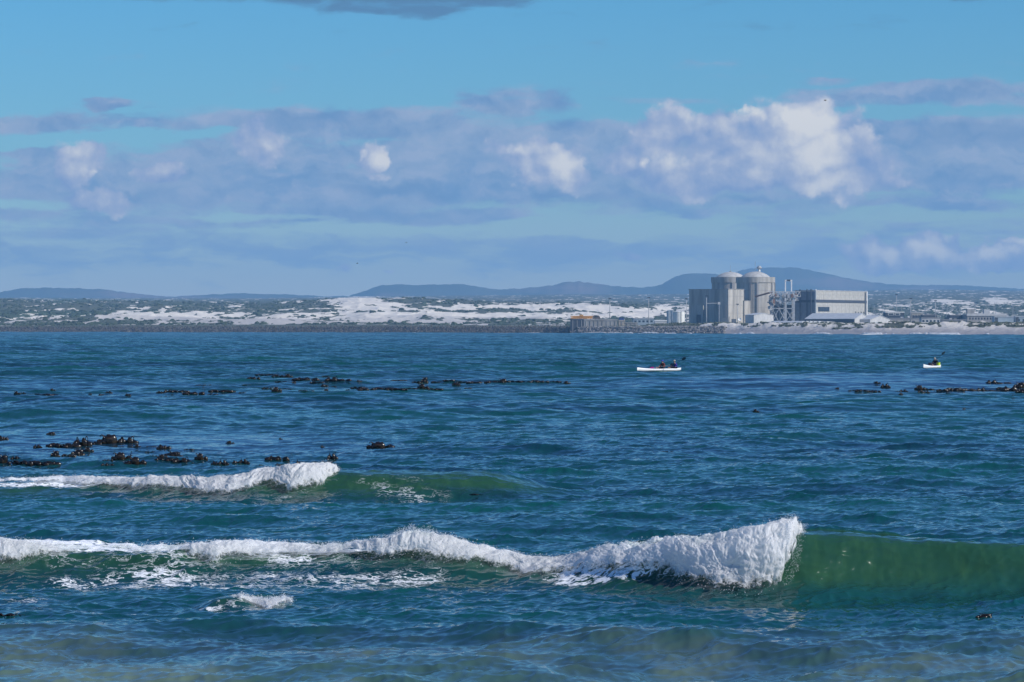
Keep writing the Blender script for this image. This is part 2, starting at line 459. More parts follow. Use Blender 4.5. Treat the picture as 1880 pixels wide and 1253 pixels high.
def sea_surface(X, Y, dr=None):
    px, z, dy, face = big_waves(X, Y)
    calm = calm_mask(X, Y, px)
    dr = np.maximum(Y * .0011, .03) if dr is None else dr
    damp = 1 - .35 * np.clip(face / .5, 0, 1)
    h1, x1, y1 = sample_tile(T1, X, Y, .12)
    h2, x2, y2 = sample_tile(T2, X, Y, -.21)
    h3, x3, y3 = sample_tile(T3, X, Y, .43)
    w1 = .22 + .78 * sstep(88, 190, Y)
    w2 = (1 - .6 * calm) * damp * (1 + .3 * sstep(150, 800, Y)) * (1 - .9 * sstep(1500, 2200, Y))
    w3 = (1 - .85 * calm) * damp * sstep(260, 90, Y)
    z = z + h1 * w1 + h2 * w2 + h3 * w3
    DX = x1 * w1 + x2 * w2 + x3 * w3
    DY = y1 * w1 + y2 * w2 + y3 * w3
    return px, X + DX, Y + dy + DY, z, face, calm


def make_sea():
    # rows: distances, closely spaced where the breakers stand
    ys = [22.0]
    while ys[-1] < 3400:
        y = ys[-1]
        if y < 38: d = .09
        elif y < 47: d = .06
        elif y < 51: d = .04
        elif y < 57: d = .025
        elif y < 62: d = .05
        elif y < 79: d = .07
        elif y < 85: d = .045
        elif y < 140: d = .0010 * y
        elif y < 400: d = .0013 * y
        else: d = .0030 * y
        ys.append(y + d)
    ys = np.array(ys)
    c = list(np.arange(-1060, 1060.1, 2.2) / FP)
    e = list(np.linspace(1085 / FP, .78, 90))
    us = np.array([-v for v in e[::-1]] + c + e)
    Y, U = np.meshgrid(ys, us, indexing='ij'); X = U * Y
    nr, nc = Y.shape
    px, x, y, z, face, calm = sea_surface(X.ravel(), Y.ravel())
    # the surface runs under the beach at its far edge
    foam = np.zeros_like(x)
    # lace of old foam on and below the faces
    Yr = Y.ravel(); s1 = Yr - yc1(px)
    def lace(s, a, b, x0, x1, f): return sstep(a - .4, a + .2, s) * sstep(b + .5, b - .2, s) * sstep(x0 - 60, x0 + 40, px) * sstep(x1 + 60, x1 - 60, px) * f
    foam = np.maximum(foam, lace(s1, -4.2, .3, 80, 860, .38))
    foam = np.maximum(foam, lace(s1, -1.2, 1.0, 1000, 1440, .5))
    foam = np.maximum(foam, lace(s1, -.1, 1.2, -500, 960, .68))
    foam = np.maximum(foam, lace(s1, -1.2, .6, 1480, 2300, .17))
    foam = np.maximum(foam, lace(s1, -9, -4.5, 0, 330, .30))
    s2 = Yr - yc2(px)
    foam = np.maximum(foam, lace(s2, -.2, 1.6, -500, 620, .55))
    foam = np.maximum(foam, lace(s2, -4.0, -.6, 230, 620, .30))
    foam = np.maximum(foam, lace(s2, -3.5, .2, 640, 860, .29))
    foam = np.maximum(foam, lace(s2, 2.5, 6, -300, 125, .36))
    s3 = Yr - yc3(px)
    foam = np.maximum(foam, lace(s3, -1.3, .4, 340, 580, .36))
    foam = np.maximum(foam, .34 * np.exp(-((px - 1630) / 95) ** 2 - ((Yr - 47.6) / .35) ** 2))
    # light through the standing faces put into green base colour; silt near the beach
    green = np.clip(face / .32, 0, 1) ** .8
    silt = sstep(47, 38, Yr) * (.40 + .60 * sstep(.42, .68, fbm(px / 160., Yr / 2.2, oct=3, seed=4)))
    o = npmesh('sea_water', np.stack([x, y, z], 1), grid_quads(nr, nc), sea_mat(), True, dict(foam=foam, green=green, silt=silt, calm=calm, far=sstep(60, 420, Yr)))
    return tag(o, kind='structure')


def sea_mat():
    m = bpy.data.materials.new('sea_water'); m.use_nodes = True; nt = m.node_tree; N = NT(nt)
    b = nt.nodes['Principled BSDF']; outn = nt.nodes['Material Output']
    co = N.n('TexCoord').outputs['Object']
    far, calm, green, silt, foam = (N.attr(a) for a in ('far', 'calm', 'green', 'silt', 'foam'))
    st = N.v('MULTIPLY', co, (.55, 1, 1))
    n1 = N.v('SUBTRACT', N.noise(st, 2.6, 4, .6, out=1), (.5, .5, .5))
    n2 = N.v('SUBTRACT', N.noise(N.v('MULTIPLY', co, (.45, 1, 1)), .42, 4, .6, out=1), (.5, .5, .5))
    calmf = N.m('MULTIPLY_ADD', calm, -.75, 1.0)
    ampn = N.m('MULTIPLY', N.m('MULTIPLY_ADD', far, .55, .36), calmf)
    ampn = N.m('MULTIPLY', ampn, N.m('MULTIPLY_ADD', green, -.25, 1.0))
    v1 = N.v('MULTIPLY', n1, (.7, 1, 0)); s1 = N.n('VectorMath', operation='SCALE'); N.set(s1.inputs[0], v1); N.set(s1.inputs['Scale'], ampn)
    v2 = N.v('MULTIPLY', n2, (.5, 1, 0)); s2 = N.n('VectorMath', operation='SCALE'); N.set(s2.inputs[0], v2); N.set(s2.inputs['Scale'], N.m('MULTIPLY', N.m('MULTIPLY_ADD', far, .80, .10), calmf))
    bias = N.n('CombineXYZ'); N.set(bias.inputs[1], N.m('MULTIPLY', N.m('MULTIPLY', far, -.12), calmf))
    nn = N.v('NORMALIZE', N.v('ADD', N.v('ADD', N.v('ADD', N.n('NewGeometry').outputs['Normal'], s1.outputs[0]), s2.outputs[0]), bias.outputs[0]))
    N.set(b.inputs['Normal'], nn)
    pat = N.noise(N.v('MULTIPLY', co, (.2, 1, 1)), .05, 4, .6)
    deep = N.mix(N.rng(pat, .35, .65), W_DEEP, W_TEAL)
    fine = N.noise(N.v('MULTIPLY', co, (.5, 1, 1)), .8, 3, .6)
    deep = N.mix(N.rng(fine, .35, .7, 0, .6), deep, W_TEAL)
    deep = N.mix(N.m('MULTIPLY', calm, .7), deep, W_KELP)
    c = N.mix(N.m('MULTIPLY', green, N.rng(fine, .2, .8, .75, 1.0)), deep, W_LIT_GREEN)  # light passing through the wave face, mixed into the base colour
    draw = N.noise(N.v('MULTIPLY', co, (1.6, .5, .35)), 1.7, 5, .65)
    c = N.mix(N.m('MULTIPLY', N.m('MULTIPLY', green, green), N.rng(draw, .42, .72, 0, .75)), c, W_LIT_THIN)  # paler streaks: light through the thin water, painted as colour
    c = N.mix(N.m('MULTIPLY', silt, .75), c, W_SILT)
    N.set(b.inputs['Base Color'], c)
    b.inputs['IOR'].default_value = 1.33
    N.set(b.inputs['Roughness'], N.m('MULTIPLY_ADD', far, .10, .07))
    # lace of foam
    lf = N.v('MULTIPLY', co, (.6, 1, 1))
    wr = N.v('ADD', lf, N.v('MULTIPLY', N.v('SUBTRACT', N.noise(lf, 2.2, 3, .6, out=1), (.5, .5, .5)), (.9, .9, .9)))
    a = N.noise(wr, 3.0, 6, .62); rid = N.m('SUBTRACT', 1.0, N.m('MULTIPLY', N.m('ABSOLUTE', N.m('SUBTRACT', a, .5)), 6.0))
    big = N.noise(lf, .9, 3, .6)
    k = N.m('ADD', N.m('MULTIPLY', rid, .5), N.m('MULTIPLY', big, .5))
    thr = N.m('SUBTRACT', 1.02, foam)
    msk = N.rng(N.m('SUBTRACT', k, thr), 0, .16)
    msk = N.m('MULTIPLY', msk, N.rng(foam, .02, .15))
    fd = N.n('BsdfPrincipled'); fd.inputs['Base Color'].default_value = (.80, .82, .82, 1); fd.inputs['Roughness'].default_value = .6
    mx = N.n('MixShader'); N.set(mx.inputs[0], msk); nt.links.new(b.outputs[0], mx.inputs[1]); nt.links.new(fd.outputs[0], mx.inputs[2])
    nt.links.new(mx.outputs[0], outn.inputs['Surface'])
    return m


W_DEEP = (.003, .028, .046); W_TEAL = (.004, .062, .060); W_KELP = (.010, .022, .065); W_LIT_GREEN = (.016, .060, .030); W_LIT_THIN = (.030, .088, .040); W_SILT = (.14, .19, .13)
make_sea()


# ------------------------------------------------------------------ white water of the breakers
def foam_mat(name='white_water', solid=1.0):
    m = bpy.data.materials.new(name); m.use_nodes = True; nt = m.node_tree; N = NT(nt); b = nt.nodes['Principled BSDF']
    co = N.n('TexCoord').outputs['Object']
    wet = N.attr('wet')
    n = N.noise(co, 9, 5, .65)
    k = N.m('MULTIPLY', N.rng(n, .3, .75, .35, 1.0), wet, clamp=True)
    N.set(b.inputs['Base Color'], N.mix(k, (.95, .95, .95), (.50, .66, .58)))
    b.inputs['Roughness'].default_value = .7; b.inputs['Specular IOR Level'].default_value = .2
    bp = N.n('Bump'); bp.inputs['Strength'].default_value = .5; bp.inputs['Distance'].default_value = .02
    N.set(bp.inputs['Height'], N.noise(co, 22, 5, .7)); N.set(b.inputs['Normal'], bp.outputs[0])
    # froth is air and water: part of the light goes through, and thin edges let the water show
    tl = N.n('BsdfTranslucent'); tl.inputs['Color'].default_value = (.90, .93, .93, 1)
    m1 = N.n('MixShader'); m1.inputs[0].default_value = .54; nt.links.new(b.outputs[0], m1.inputs[1]); nt.links.new(tl.outputs[0], m1.inputs[2])
    tr = N.n('BsdfTransparent'); m2 = N.n('MixShader')
    thin = N.attr('thin')
    fine = N.m('ADD', N.m('MULTIPLY', N.noise(N.v('MULTIPLY', co, (1, 1, .6)), 6.5, 6, .68), .72), N.m('MULTIPLY', N.noise(co, 34, 3, .6), .28))
    al = N.rng(N.m('SUBTRACT', fine, N.m('MULTIPLY_ADD', thin, .62, -.02)), .0, .22, 0, solid)
    N.set(m2.inputs[0], al); nt.links.new(tr.outputs[0], m2.inputs[1]); nt.links.new(m1.outputs[0], m2.inputs[2])
    nt.links.new(m2.outputs[0], nt.nodes['Material Output'].inputs['Surface'])
    return m


FOAM = foam_mat(); MIST = foam_mat('fine_spray', .42)


def blobs_mesh(name, P, R, mat, parent=None, seed=1, wet=None, stretch=None):
    """many small faceted drops as one mesh"""
    base = np.array([(1, 0, 0), (-1, 0, 0), (0, 1, 0), (0, -1, 0), (0, 0, 1), (0, 0, -1)], float)
    tri = np.array([(0, 2, 4), (2, 1, 4), (1, 3, 4), (3, 0, 4), (2, 0, 5), (1, 2, 5), (3, 1, 5), (0, 3, 5)])
    rs = np.random.RandomState(seed)
    n = len(P)
    jit = 1 + .5 * (rs.rand(n, 6, 1) - .5)
    sc_ = np.ones((n, 1, 3)) if stretch is None else stretch[:, None, :]
    co = P[:, None, :] + base[None] * R[:, None, None] * jit * sc_
    f = tri[None] + (np.arange(n) * 6)[:, None, None]
    o = npmesh(name, co.reshape(-1, 3), f.reshape(-1, 3), mat, True, dict(wet=np.zeros(n * 6) if wet is None else np.repeat(wet, 6)))
    if parent: o.parent = parent
    return o


def breaker(label, yc, a, wf, wb, ch, x0, x1, top, bot, thick, du=1.0, nv=110, seed=1, glassy=None, spray=None, strands=1.0):
    """roller of white water lying on a wave: x0..x1 azimuth range, top/bot tables of photograph rows"""
    pxs = np.arange(x0, x1 + .1, du)
    # the profile of this wave for each column, front to back
    s = np.linspace(wb * .75, -wf * 3.4, 260)
    PX, SS = np.meshgrid(pxs, s, indexing='ij')
    YC = yc(PX); Yr = YC + SS; X = (PX - 940) / FP * Yr
    _, xx, yy, zz, face, _ = sea_surface(X.ravel(), Yr.ravel())
    xx, yy, zz = (q.reshape(PX.shape) for q in (xx, yy, zz))
    pyy = HOR + (EYE - zz) * FP / yy
    ic = np.argmin(np.where(np.abs(SS) < wf, pyy, 9e9), axis=1)    # visible crest index
    T = tab(pxs, top); B = tab(pxs, bot)
    n = len(pxs); V = np.linspace(0, 1, nv)
    G = np.zeros((n, nv, 3)); cz = np.zeros(n)
    edge_bot = B + (fbm(pxs / 22., pxs * 0 + seed, oct=4, seed=seed) - .5) * 9
    def smooth(v, w=21):
        return np.convolve(np.pad(v, w // 2, 'edge'), np.ones(w) / w, 'valid')
    sfs = np.zeros(n); stp = np.zeros(n)
    for i in range(n):
        k = ic[i]
        front = np.maximum.accumulate(pyy[i, k:])
        sfs[i] = np.interp(edge_bot[i], front + np.arange(len(front)) * 1e-4, SS[i, k:])
        stp[i] = SS[i, k] + (.18 if ch > .7 else .08) + .2 * min(1, thick[0] / .2)
        cz[i] = (pyy[i, k] - T[i]) * yy[i, k] / FP      # how far the froth stands above the crest
    sfs = smooth(sfs, 7); stp = smooth(stp, 31); cz = smooth(cz, 15)
    for i in range(n):
        sv_ = stp[i] + (sfs[i] - stp[i]) * V
        G[i, :, 0] = np.interp(-sv_, -SS[i], xx[i]); G[i, :, 1] = np.interp(-sv_, -SS[i], yy[i]); G[i, :, 2] = np.interp(-sv_, -SS[i], zz[i])
    x, y, z = G[..., 0], G[..., 1], G[..., 2]
    Vg = np.broadcast_to(V, x.shape)
    vv = V[None, :]; rag = fbm(pxs[:, None] / 9. + 0 * vv, vv * 9 + 0 * pxs[:, None], oct=4, seed=seed + 50, gain=.6) - .5
    x1v = x1 + 8 - 42 * min(1, thick[0] / .3) * np.abs(2 * np.clip(vv, .0, 1) - .85) ** 1.8 + 34 * rag * min(1, thick[0] / .3)
    endf = np.minimum(sstep(0, 1, (pxs[:, None] - x0) / 14. + 0 * vv), sstep(0, 1, (x1v - pxs[:, None]) / (26. if thick[0] > .2 else 12.)))
    # arc-length parameter down the slope for isotropic noise
    seglen = np.sqrt((np.diff(y, axis=1) ** 2) + (np.diff(z, axis=1) ** 2)); S_ = np.concatenate([np.zeros((n, 1)), np.cumsum(seglen, 1)], 1)
    q = 1.0
    lump = 1 - fbm(x * 2.2, S_ * 2.6, y * 0, oct=3, seed=seed, billow=True)
    med = fbm(x * 9, S_ * 7, z * 5, oct=4, seed=seed + 3, gain=.62)
    fin = fbm(x * 45, S_ * 34, z * 9, oct=3, seed=seed + 9, gain=.7)
    env = np.sin(np.pi * np.clip(Vg * .90 + .10, 0, 1)) ** .70 * endf
    tk = tab(pxs, thick[1])[:, None]
    GL = np.zeros_like(x)
    for (gx, gw, v0, v1, gs) in (glassy or []):
        GL = np.maximum(GL, gs * np.exp(-((pxs[:, None] - gx) / gw) ** 2) * sstep(v0 - .1, v0 + .08, Vg) * sstep(v1 + .12, v1 - .08, Vg))
    GL = GL * sstep(.30, .55, fbm(x * 5, S_ * 3, oct=4, seed=seed + 66))
    off = thick[0] * tk * env * (.50 + .60 * lump) * (1 - .7 * GL)
    # standing froth on the crest: raised plumes
    plume = np.clip(cz + .02, 0, None)[:, None] * np.exp(-(Vg / .12) ** 2) * (.55 + .8 * fbm(x * 5, x * 0 + .5, S_ * 4, oct=4, seed=seed + 21, gain=.6)) * endf
    y1 = y - off * (.35 + .65 * Vg); z1 = z + off * (.95 - .5 * Vg) + plume
    # second pass: billows measured along the surface just made, pushed out along its own slope
    dl_y = np.gradient(y1, axis=1); dl_z = np.gradient(z1, axis=1); ln = np.sqrt(dl_y ** 2 + dl_z ** 2) + 1e-6
    S2 = np.concatenate([np.zeros((n, 1)), np.cumsum(ln[:, 1:], 1)], 1); S2 = S2 - S2[:, nv // 2][:, None]
    ny, nz = dl_z / ln, -dl_y / ln                      # outward: towards the beach and up
    k9 = np.ones(15) / 15
    ny = np.apply_along_axis(lambda v: np.convolve(np.pad(v, 7, 'edge'), k9, 'valid'), 1, ny); nz = np.apply_along_axis(lambda v: np.convolve(np.pad(v, 7, 'edge'), k9, 'valid'), 1, nz)
    wx = .25 * (fbm(x * 3, S2 * 3, oct=3, seed=seed + 91) - .5); wy = .25 * (fbm(x * 3 + 40, S2 * 3, oct=3, seed=seed + 92) - .5)
    med = fbm(x * 9, S2 * 9, oct=4, seed=seed + 3, gain=.62)
    rough_ = .14 * cells((x + 1.4 * wx) * 2.1, (S2 + wy) * 2.6, seed + 7) + .055 * cells((x + wx) * 4.4, (S2 + wy) * 5, seed) + .040 * cells((x + wx) * 9, (S2 + wy) * 9.5, seed + 1) + .034 * cells((x + wy) * 21, (S2 + wx) * 21, seed + 2) + .05 * (med - .5) + .02 * (fbm(x * 45, S2 * 45, oct=2, seed=seed + 9) - .5)
    o2 = rough_ * min(1, thick[0] / .22) * env * np.minimum(1, .30 + tk * .85)
    y2 = y1 + o2 * np.minimum(ny, 0); z2 = z1 + o2 * nz
    # settle the froth so that its top stands at the height asked for
    topn = HOR + (EYE - z2[:, :nv // 2]) * FP / y2[:, :nv // 2]
    over = smooth(T - topn.min(1), 41) * y[:, 0] / FP
    z2 = z2 - over[:, None] * np.clip(1 - Vg, 0, 1) ** .8
    x2 = x + .05 * (fbm(x * 6, S_ * 6, oct=2, seed=seed + 5) - .5)
    # ragged hem and holes
    hole = fbm(x * 13, S_ * 13, oct=5, seed=seed + 31, gain=.65)
    hem = sstep(.80, 1.0, Vg) * .85 + sstep(.10, 0, Vg) * .45 + (1 - endf) * .8
    gl = GL
    thin = np.clip(np.maximum.reduce([sstep(.60, 1.0, Vg), .8 * sstep(.12, 0, Vg), 1 - endf, .92 * gl, np.clip(.5 - .5 * tab(pxs, thick[1])[:, None] / .3, 0, .5) + 0 * Vg]), 0, 1)
    keep = (hole - hem * .3) > .02
    kq = keep[:-1, :-1] & keep[1:, :-1] & keep[1:, 1:] & keep[:-1, 1:]
    idx = np.arange(n * nv).reshape(n, nv)
    quads = np.stack([idx[:-1, :-1], idx[1:, :-1], idx[1:, 1:], idx[:-1, 1:]], -1)[kq]
    wet = np.clip(gl * 1.3 + .35 * sstep(.4, .1, Vg) * tab(pxs, [(x0, .5), (x1, .5)])[:, None] + .5 * np.clip(.38 - med, 0, 1), 0, 1)
    co = np.stack([x2, y2, z2], -1).reshape(-1, 3)
    used = np.zeros(len(co), bool); used[quads.ravel()] = True
    remap = np.cumsum(used) - 1
    o = npmesh('breaking_wave', co[used], remap[quads], FOAM, True, dict(wet=wet.ravel()[used], thin=thin.ravel()[used]))
    tag(o, label, 'breaking wave')
    # froth clots along the surface, then spray thrown above the crest and ahead of the hem
    rs = np.random.RandomState(seed)
    m = int(42000 * (x1 - x0) / 1400 * strands)
    ii = rs.randint(0, n, m * 3); jj = (rs.beta(1.0, 1.0, m * 3) * (nv - 1)).astype(int)
    edge = rs.rand(m * 3) < (.16 - .1 * (hem[ii, jj] > .3)) * (endf[ii, jj] > .3)
    ii, jj = ii[edge], jj[edge]
    P = np.stack([x2[ii, jj], y2[ii, jj], z2[ii, jj]], 1)
    P += rs.randn(len(P), 3) * np.array([.022, .03, .028]) * 1.0
    P[:, 2] += .008
    R = .003 + .009 * rs.rand(len(P)) ** 3
    tag(blobs_mesh('froth', P, R, MIST, o, seed), kind='stuff')
    SP = []; SR = []
    for (sx, sw, hgt, cnt, v0, v1) in (spray or []):
        kx = np.clip(((sx + rs.randn(cnt) * sw - x0) / du).astype(int), 0, n - 1)
        # clustered jets
        kx = np.clip(kx + (6 * np.sin(kx * 1.7)).astype(int), 0, n - 1)
        jv = ((v0 + (v1 - v0) * rs.rand(cnt)) * (nv - 1)).astype(int)
        up = hgt * rs.rand(cnt) ** 2.0 * (.4 + .9 * fbm(kx / 9., kx * 0., oct=2, seed=seed + 77))
        p = np.stack([x2[kx, jv] + rs.randn(cnt) * .03 + up * .12 * rs.randn(cnt), y2[kx, jv] - .1 * up + rs.randn(cnt) * .05, z2[kx, jv] + up], 1)
        SP.append(p); SR.append(.003 + .006 * rs.rand(cnt) ** 2)
    if SP: tag(blobs_mesh('spray', np.concatenate(SP), np.concatenate(SR), MIST, o, seed + 2), kind='stuff')
    return o





def make_breakers():
    one = [(-999, 1), (3000, 1)]
    thick1 = (.30, [(-600, .35), (0, .75), (60, .7), (160, .22), (320, .18), (400, .62), (520, .6), (700, .60), (760, .75), (900, .45), (1000, .45), (1100, .5), (1250, .75), (1400, 1.0), (1465, 1.0)])
    breaker('longest foreground wave, broken into white foam up to the tall green wall', yc1, a1, 1.15, 4.2, .95, -420, 1463,
            [(-400, 1003), (0, 1003), (100, 1004), (160, 1006), (340, 1006), (400, 1000), (500, 1001), (600, 1001), (700, 996), (740, 983), (765, 978), (800, 983), (850, 999), (900, 1014), (960, 1026), (1050, 1028), (1100, 1008), (1200, 992), (1300, 988), (1400, 971), (1440, 964), (1463, 972)],
            [(-400, 1040), (0, 1042), (40, 1044), (90, 1030), (140, 1016), (180, 1013), (330, 1014), (360, 1032), (400, 1042), (440, 1036), (500, 1028), (560, 1026), (700, 1030), (780, 1028), (850, 1040), (920, 1054), (1000, 1066), (1060, 1056), (1130, 1052), (1180, 1060), (1240, 1078), (1300, 1092), (1360, 1097), (1420, 1093), (1450, 1080), (1463, 1060)],
            thick1, 1.0, 150, 3,
            glassy=[(1200, 90, .04, .5, 1.), (1090, 60, .02, .35, .9), (1310, 70, .02, .35, .8), (1400, 50, .1, .3, .5), (755, 45, .25, .55, .8), (240, 110, .3, 1.0, .9), (620, 60, .5, .9, .25)],
            spray=[(760, 40, .19, 3200, 0, .15), (1440, 18, .20, 3600, 0, .2), (1455, 12, .12, 2600, .0, .95), (480, 220, .09, 5000, 0, .12), (1350, 60, .06, 1500, 0, .1), (50, 60, .06, 1500, 0, .1), (1250, 120, .06, 1500, 0, .1), (900, 90, .05, 300, 0, .1)])
    breaker('shorter white breaker behind the longest wave, in front of the left kelp bed', yc2, a2, 1.35, 4.5, .8, -300, 626,
            [(-300, 880), (0, 879), (100, 878), (250, 881), (350, 880), (430, 878), (500, 866), (560, 858), (600, 857), (626, 866)],
            [(-300, 886), (0, 885), (60, 888), (120, 892), (200, 900), (280, 907), (350, 911), (430, 913), (480, 898), (500, 896), (540, 911), (590, 902), (612, 890), (626, 886)],
            (.32, [(-300, .25), (0, .3), (120, .4), (300, .7), (450, .9), (560, 1.1), (626, .9)]), 1.0, 110, 5,
            spray=[(560, 30, .13, 1600, 0, .2), (400, 150, .07, 2000, 0, .1), (618, 8, .12, 900, 0, .9)], strands=.8)
    breaker('smallest breaking wave, little peaked crest alone in front of the longest wave', yc3, a3, .40, .9, .55, 436, 540,
            [(436, 1093), (470, 1100), (500, 1102), (525, 1097), (542, 1095)],
            [(436, 1096), (455, 1105), (478, 1117), (495, 1122), (512, 1116), (530, 1108), (542, 1100)],
            (.06, [(436, .2), (470, .7), (520, 1), (542, .4)]), .8, 60, 9,
            spray=[(520, 14, .06, 700, 0, .8), (470, 20, .04, 500, 0, .5), (434, 6, .04, 160, 0, .5)], strands=1.2)


make_breakers()

# ------------------------------------------------------------------ land
SHORE = [(-2500, 609.6), (0, 610.3), (500, 611), (1000, 612), (1250, 613.3), (1600, 615), (1880, 615.6), (4300, 617)]
def d0(px): return EYE * FP / (tab(px, SHORE) - HOR)


LP = [-2500, 0, 200, 350, 480, 560, 620, 660, 720, 850, 950, 1040, 1150, 1250, 1450, 1620, 1750, 1880, 4300]
LT = {  # distance: photograph rows of the bare ground at the columns above
    3320: [599, 599, 597, 597, 597, 597, 597, 597, 597, 598, 598, 598, 598, 598, 598, 598, 598, 598, 598],
    3700: [590, 590, 589, 590, 590, 589, 589, 588, 588, 588, 588, 589, 590, 592, 596, 596, 595, 594, 594],
    4100: [579, 579, 579, 578, 578, 576, 574, 572, 573, 575, 577, 579, 580, 583, 590, 589, 587, 586, 586],
    4500: [566, 567, 569, 568, 568, 564, 560, 556, 560, 563, 566, 569, 572, 574, 582, 580, 578, 577, 577],
    4900: [556, 556, 561, 563, 563, 556, 549, 546, 552, 558, 560, 562, 566, 568, 574, 572, 570, 570, 570],
    5500: [550, 551, 554, 557, 557, 555, 552, 551, 552, 557, 557, 558, 560, 561, 566, 563, 561, 562, 562],
    7500: [549, 550, 552, 553, 552, 551, 550, 550, 550, 551, 551, 551, 552, 553, 552, 548, 546, 547, 547],
    10500: [547, 548, 549, 549, 549, 548, 547, 547, 546, 545, 544, 543, 543, 542, 540, 537, 536, 538, 538],
    12500: [546, 547, 548, 548, 548, 547, 546, 545, 544, 543, 542, 541, 541, 540, 537, 533, 532, 534, 534]}
SAND = [(335, 579, 138, 8.5, 1.2), (250, 575, 60, 5, .9), (400, 588, 90, 2.5, .5), (470, 590, 110, 5, .9), (600, 590, 90, 7, .6), (430, 564, 28, 5, .8), (265, 566, 18, 4, .7), (310, 565, 30, 3, .7), (540, 578, 90, 9, .45), (660, 555, 46, 10, 1.3), (700, 562, 60, 6, 1.2), (618, 556, 20, 5, .9),
        (720, 567, 130, 3.5, 1.0), (850, 563, 160, 4, .9), (1000, 563, 60, 6, 1.1), (1080, 565, 50, 6, 1.1), (800, 577, 190, 4.2, 1.1), (930, 581, 150, 4.5, 1.1), (1060, 581, 90, 5, 1.1), (1150, 575, 90, 9, .85), (1190, 569, 60, 5, .8), (1225, 562, 25, 4, .9), (1255, 568, 30, 10, .7), (640, 582, 120, 5, .7), (760, 588, 120, 5, .55), (30, 589, 30, 5, .35), (60, 584, 30, 4, .7), (110, 582, 22, 3, .7),
        (1640, 558, 40, 3, .6), (1625, 566, 40, 3, .5), (1732, 553, 22, 4, 1.0), (1750, 556, 20, 3, .8), (1830, 552, 22, 6, 1.2), (1865, 555, 25, 4, .8), (1775, 557, 12, 4, .6), (1610, 541, 24, 1.2, .6), (1760, 568, 100, 3, .4), (2050, 556, 90, 6, .9), (-150, 585, 90, 5, .8)]
LAND_SAMPLE = {}


def make_land():
    us = np.concatenate([np.linspace(-.60, -.22, 70)[:-1], np.arange(-.22, .22, .00030), np.linspace(.22, .62, 70)])
    px = 940 + FP * us
    sh = d0(px)
    # rows: fractions from the waterline to the far foot of the hills
    t = np.concatenate([np.linspace(0, .6, 46)[:-1], np.linspace(.6, 1, 20)])
    kn = np.array(sorted(LT)); rows = []
    PXg = []
    tabs = np.array([np.interp(px, LP, LT[k]) for k in kn])
    far = np.concatenate([np.geomspace(3320, 5600, 250)[1:], np.geomspace(5600, 12500, 90)[1:]])
    beach = np.linspace(0, 1, 60)
    Yb = -60 + sh[None, :] + (3320 - sh[None, :] + 60) * beach[:, None] ** 1.5
    Y = np.concatenate([Yb, np.broadcast_to(far[:, None], (len(far), len(px)))], 0)
    PX = np.broadcast_to(px, Y.shape); X = (PX - 940) / FP * Y
    lk = np.log(kn)
    Z = np.zeros_like(Y); EF = np.zeros_like(Y)
    for j in range(Y.shape[1]):
        py = np.interp(np.log(np.maximum(Y[:, j], 3320)), lk, tabs[:, j])
        Z[:, j] = EYE + (HOR - py) * np.maximum(Y[:, j], 3320) / FP
    s = Y - sh[None, :]
    dune = sstep(1080, 1300, PX)                     # sandy foredune on the right, armoured bank further left
    z_b = np.where(s < 0, -1.2 + s * .02, 0) + 2.3 * sstep(-4, 45, s) - .4
    fore = (5.6 * sstep(28, 75, s)) * (.60 + .7 * fbm(X / 22., Y / 30., oct=4, seed=5, gain=.6))
    front = z_b + fore * dune + (1 - dune) * 4.0 * sstep(10, 70, s)
    bl = sstep(200, np.maximum(3320 - sh[None, :], 260), s)
    bl = np.clip(s / np.maximum(3320 - sh[None, :], 200), 0, 1); bl = sstep(.25, 1, bl)
    near = Y < 3320
    Z = np.where(near, front * (1 - bl) + Z * bl, Z)
    # dunes
    amp = sstep(3250, 3700, Y) * (7.5 * sstep(6500, 4200, Y) + 3.0)
    plat = 1 - sstep(1230, 1300, PX) * sstep(3900, 3600, Y)
    rough = (fbm(X / 130., Y / 220., oct=5, seed=2) - .5) * 1.9
    ridg = (1 - fbm(X / 75., Y / 190., oct=4, seed=12, billow=True)) - .62
    Z = Z + amp * plat * (rough + .9 * ridg)
    # earth bank beyond the station
    pyg = HOR - (Z - EYE) * FP / Y
    sand = np.zeros_like(Z)
    for (cx, cy, rx, ry, w) in SAND:
        q = ((PX - cx) / rx) ** 2 + ((pyg - cy) / ry) ** 2
        sand = np.maximum(sand, w * np.exp(-q * q * .9) * (Y > 3330))
    n1 = fbm(X / 60., Y / 170., oct=5, seed=33, gain=.6); n2 = fbm(X / 14., Y / 40., oct=4, seed=35, gain=.65)
    n3 = fbm(X / 9., Y / 11., oct=4, seed=37, gain=.62)
    sand = sand + (n1 - .50) * 1.9 + (n2 - .5) * 3.0 + .16 * sstep(3330, 3345, Y) * sstep(4000, 3600, Y) * sstep(1250, 1150, PX) + .10 * sstep(6500, 4300, Y) * sstep(300, 600, PX)
    beachs = sstep(62, 34, s) * dune
    foreveg = (sstep(32, 60, s) * (s < 900)) * dune
    sand = np.where(Y < 3330, np.maximum(beachs * 1.4, foreveg * (.44 + (n3 - .5) * 3.6 + (n1 - .5) * 1.0)), sand)
    grey = np.where(Y < 3330, .75 * beachs + .2, sstep(4000, 3500, Y) * .55)
    green = sstep(.45, .7, fbm(X / 260., Y / 500., oct=3, seed=41)) * sstep(600, 250, PX) + .2
    o = npmesh('shore_ground', np.stack([X, Y, Z], -1).reshape(-1, 3), grid_quads(*Y.shape), land_mat(), True, dict(sand=sand, grey=grey, green=green))
    tag(o, kind='structure')
    LAND_SAMPLE.update(X=X, Y=Y, Z=Z, sand=sand, px=PX)
    return o


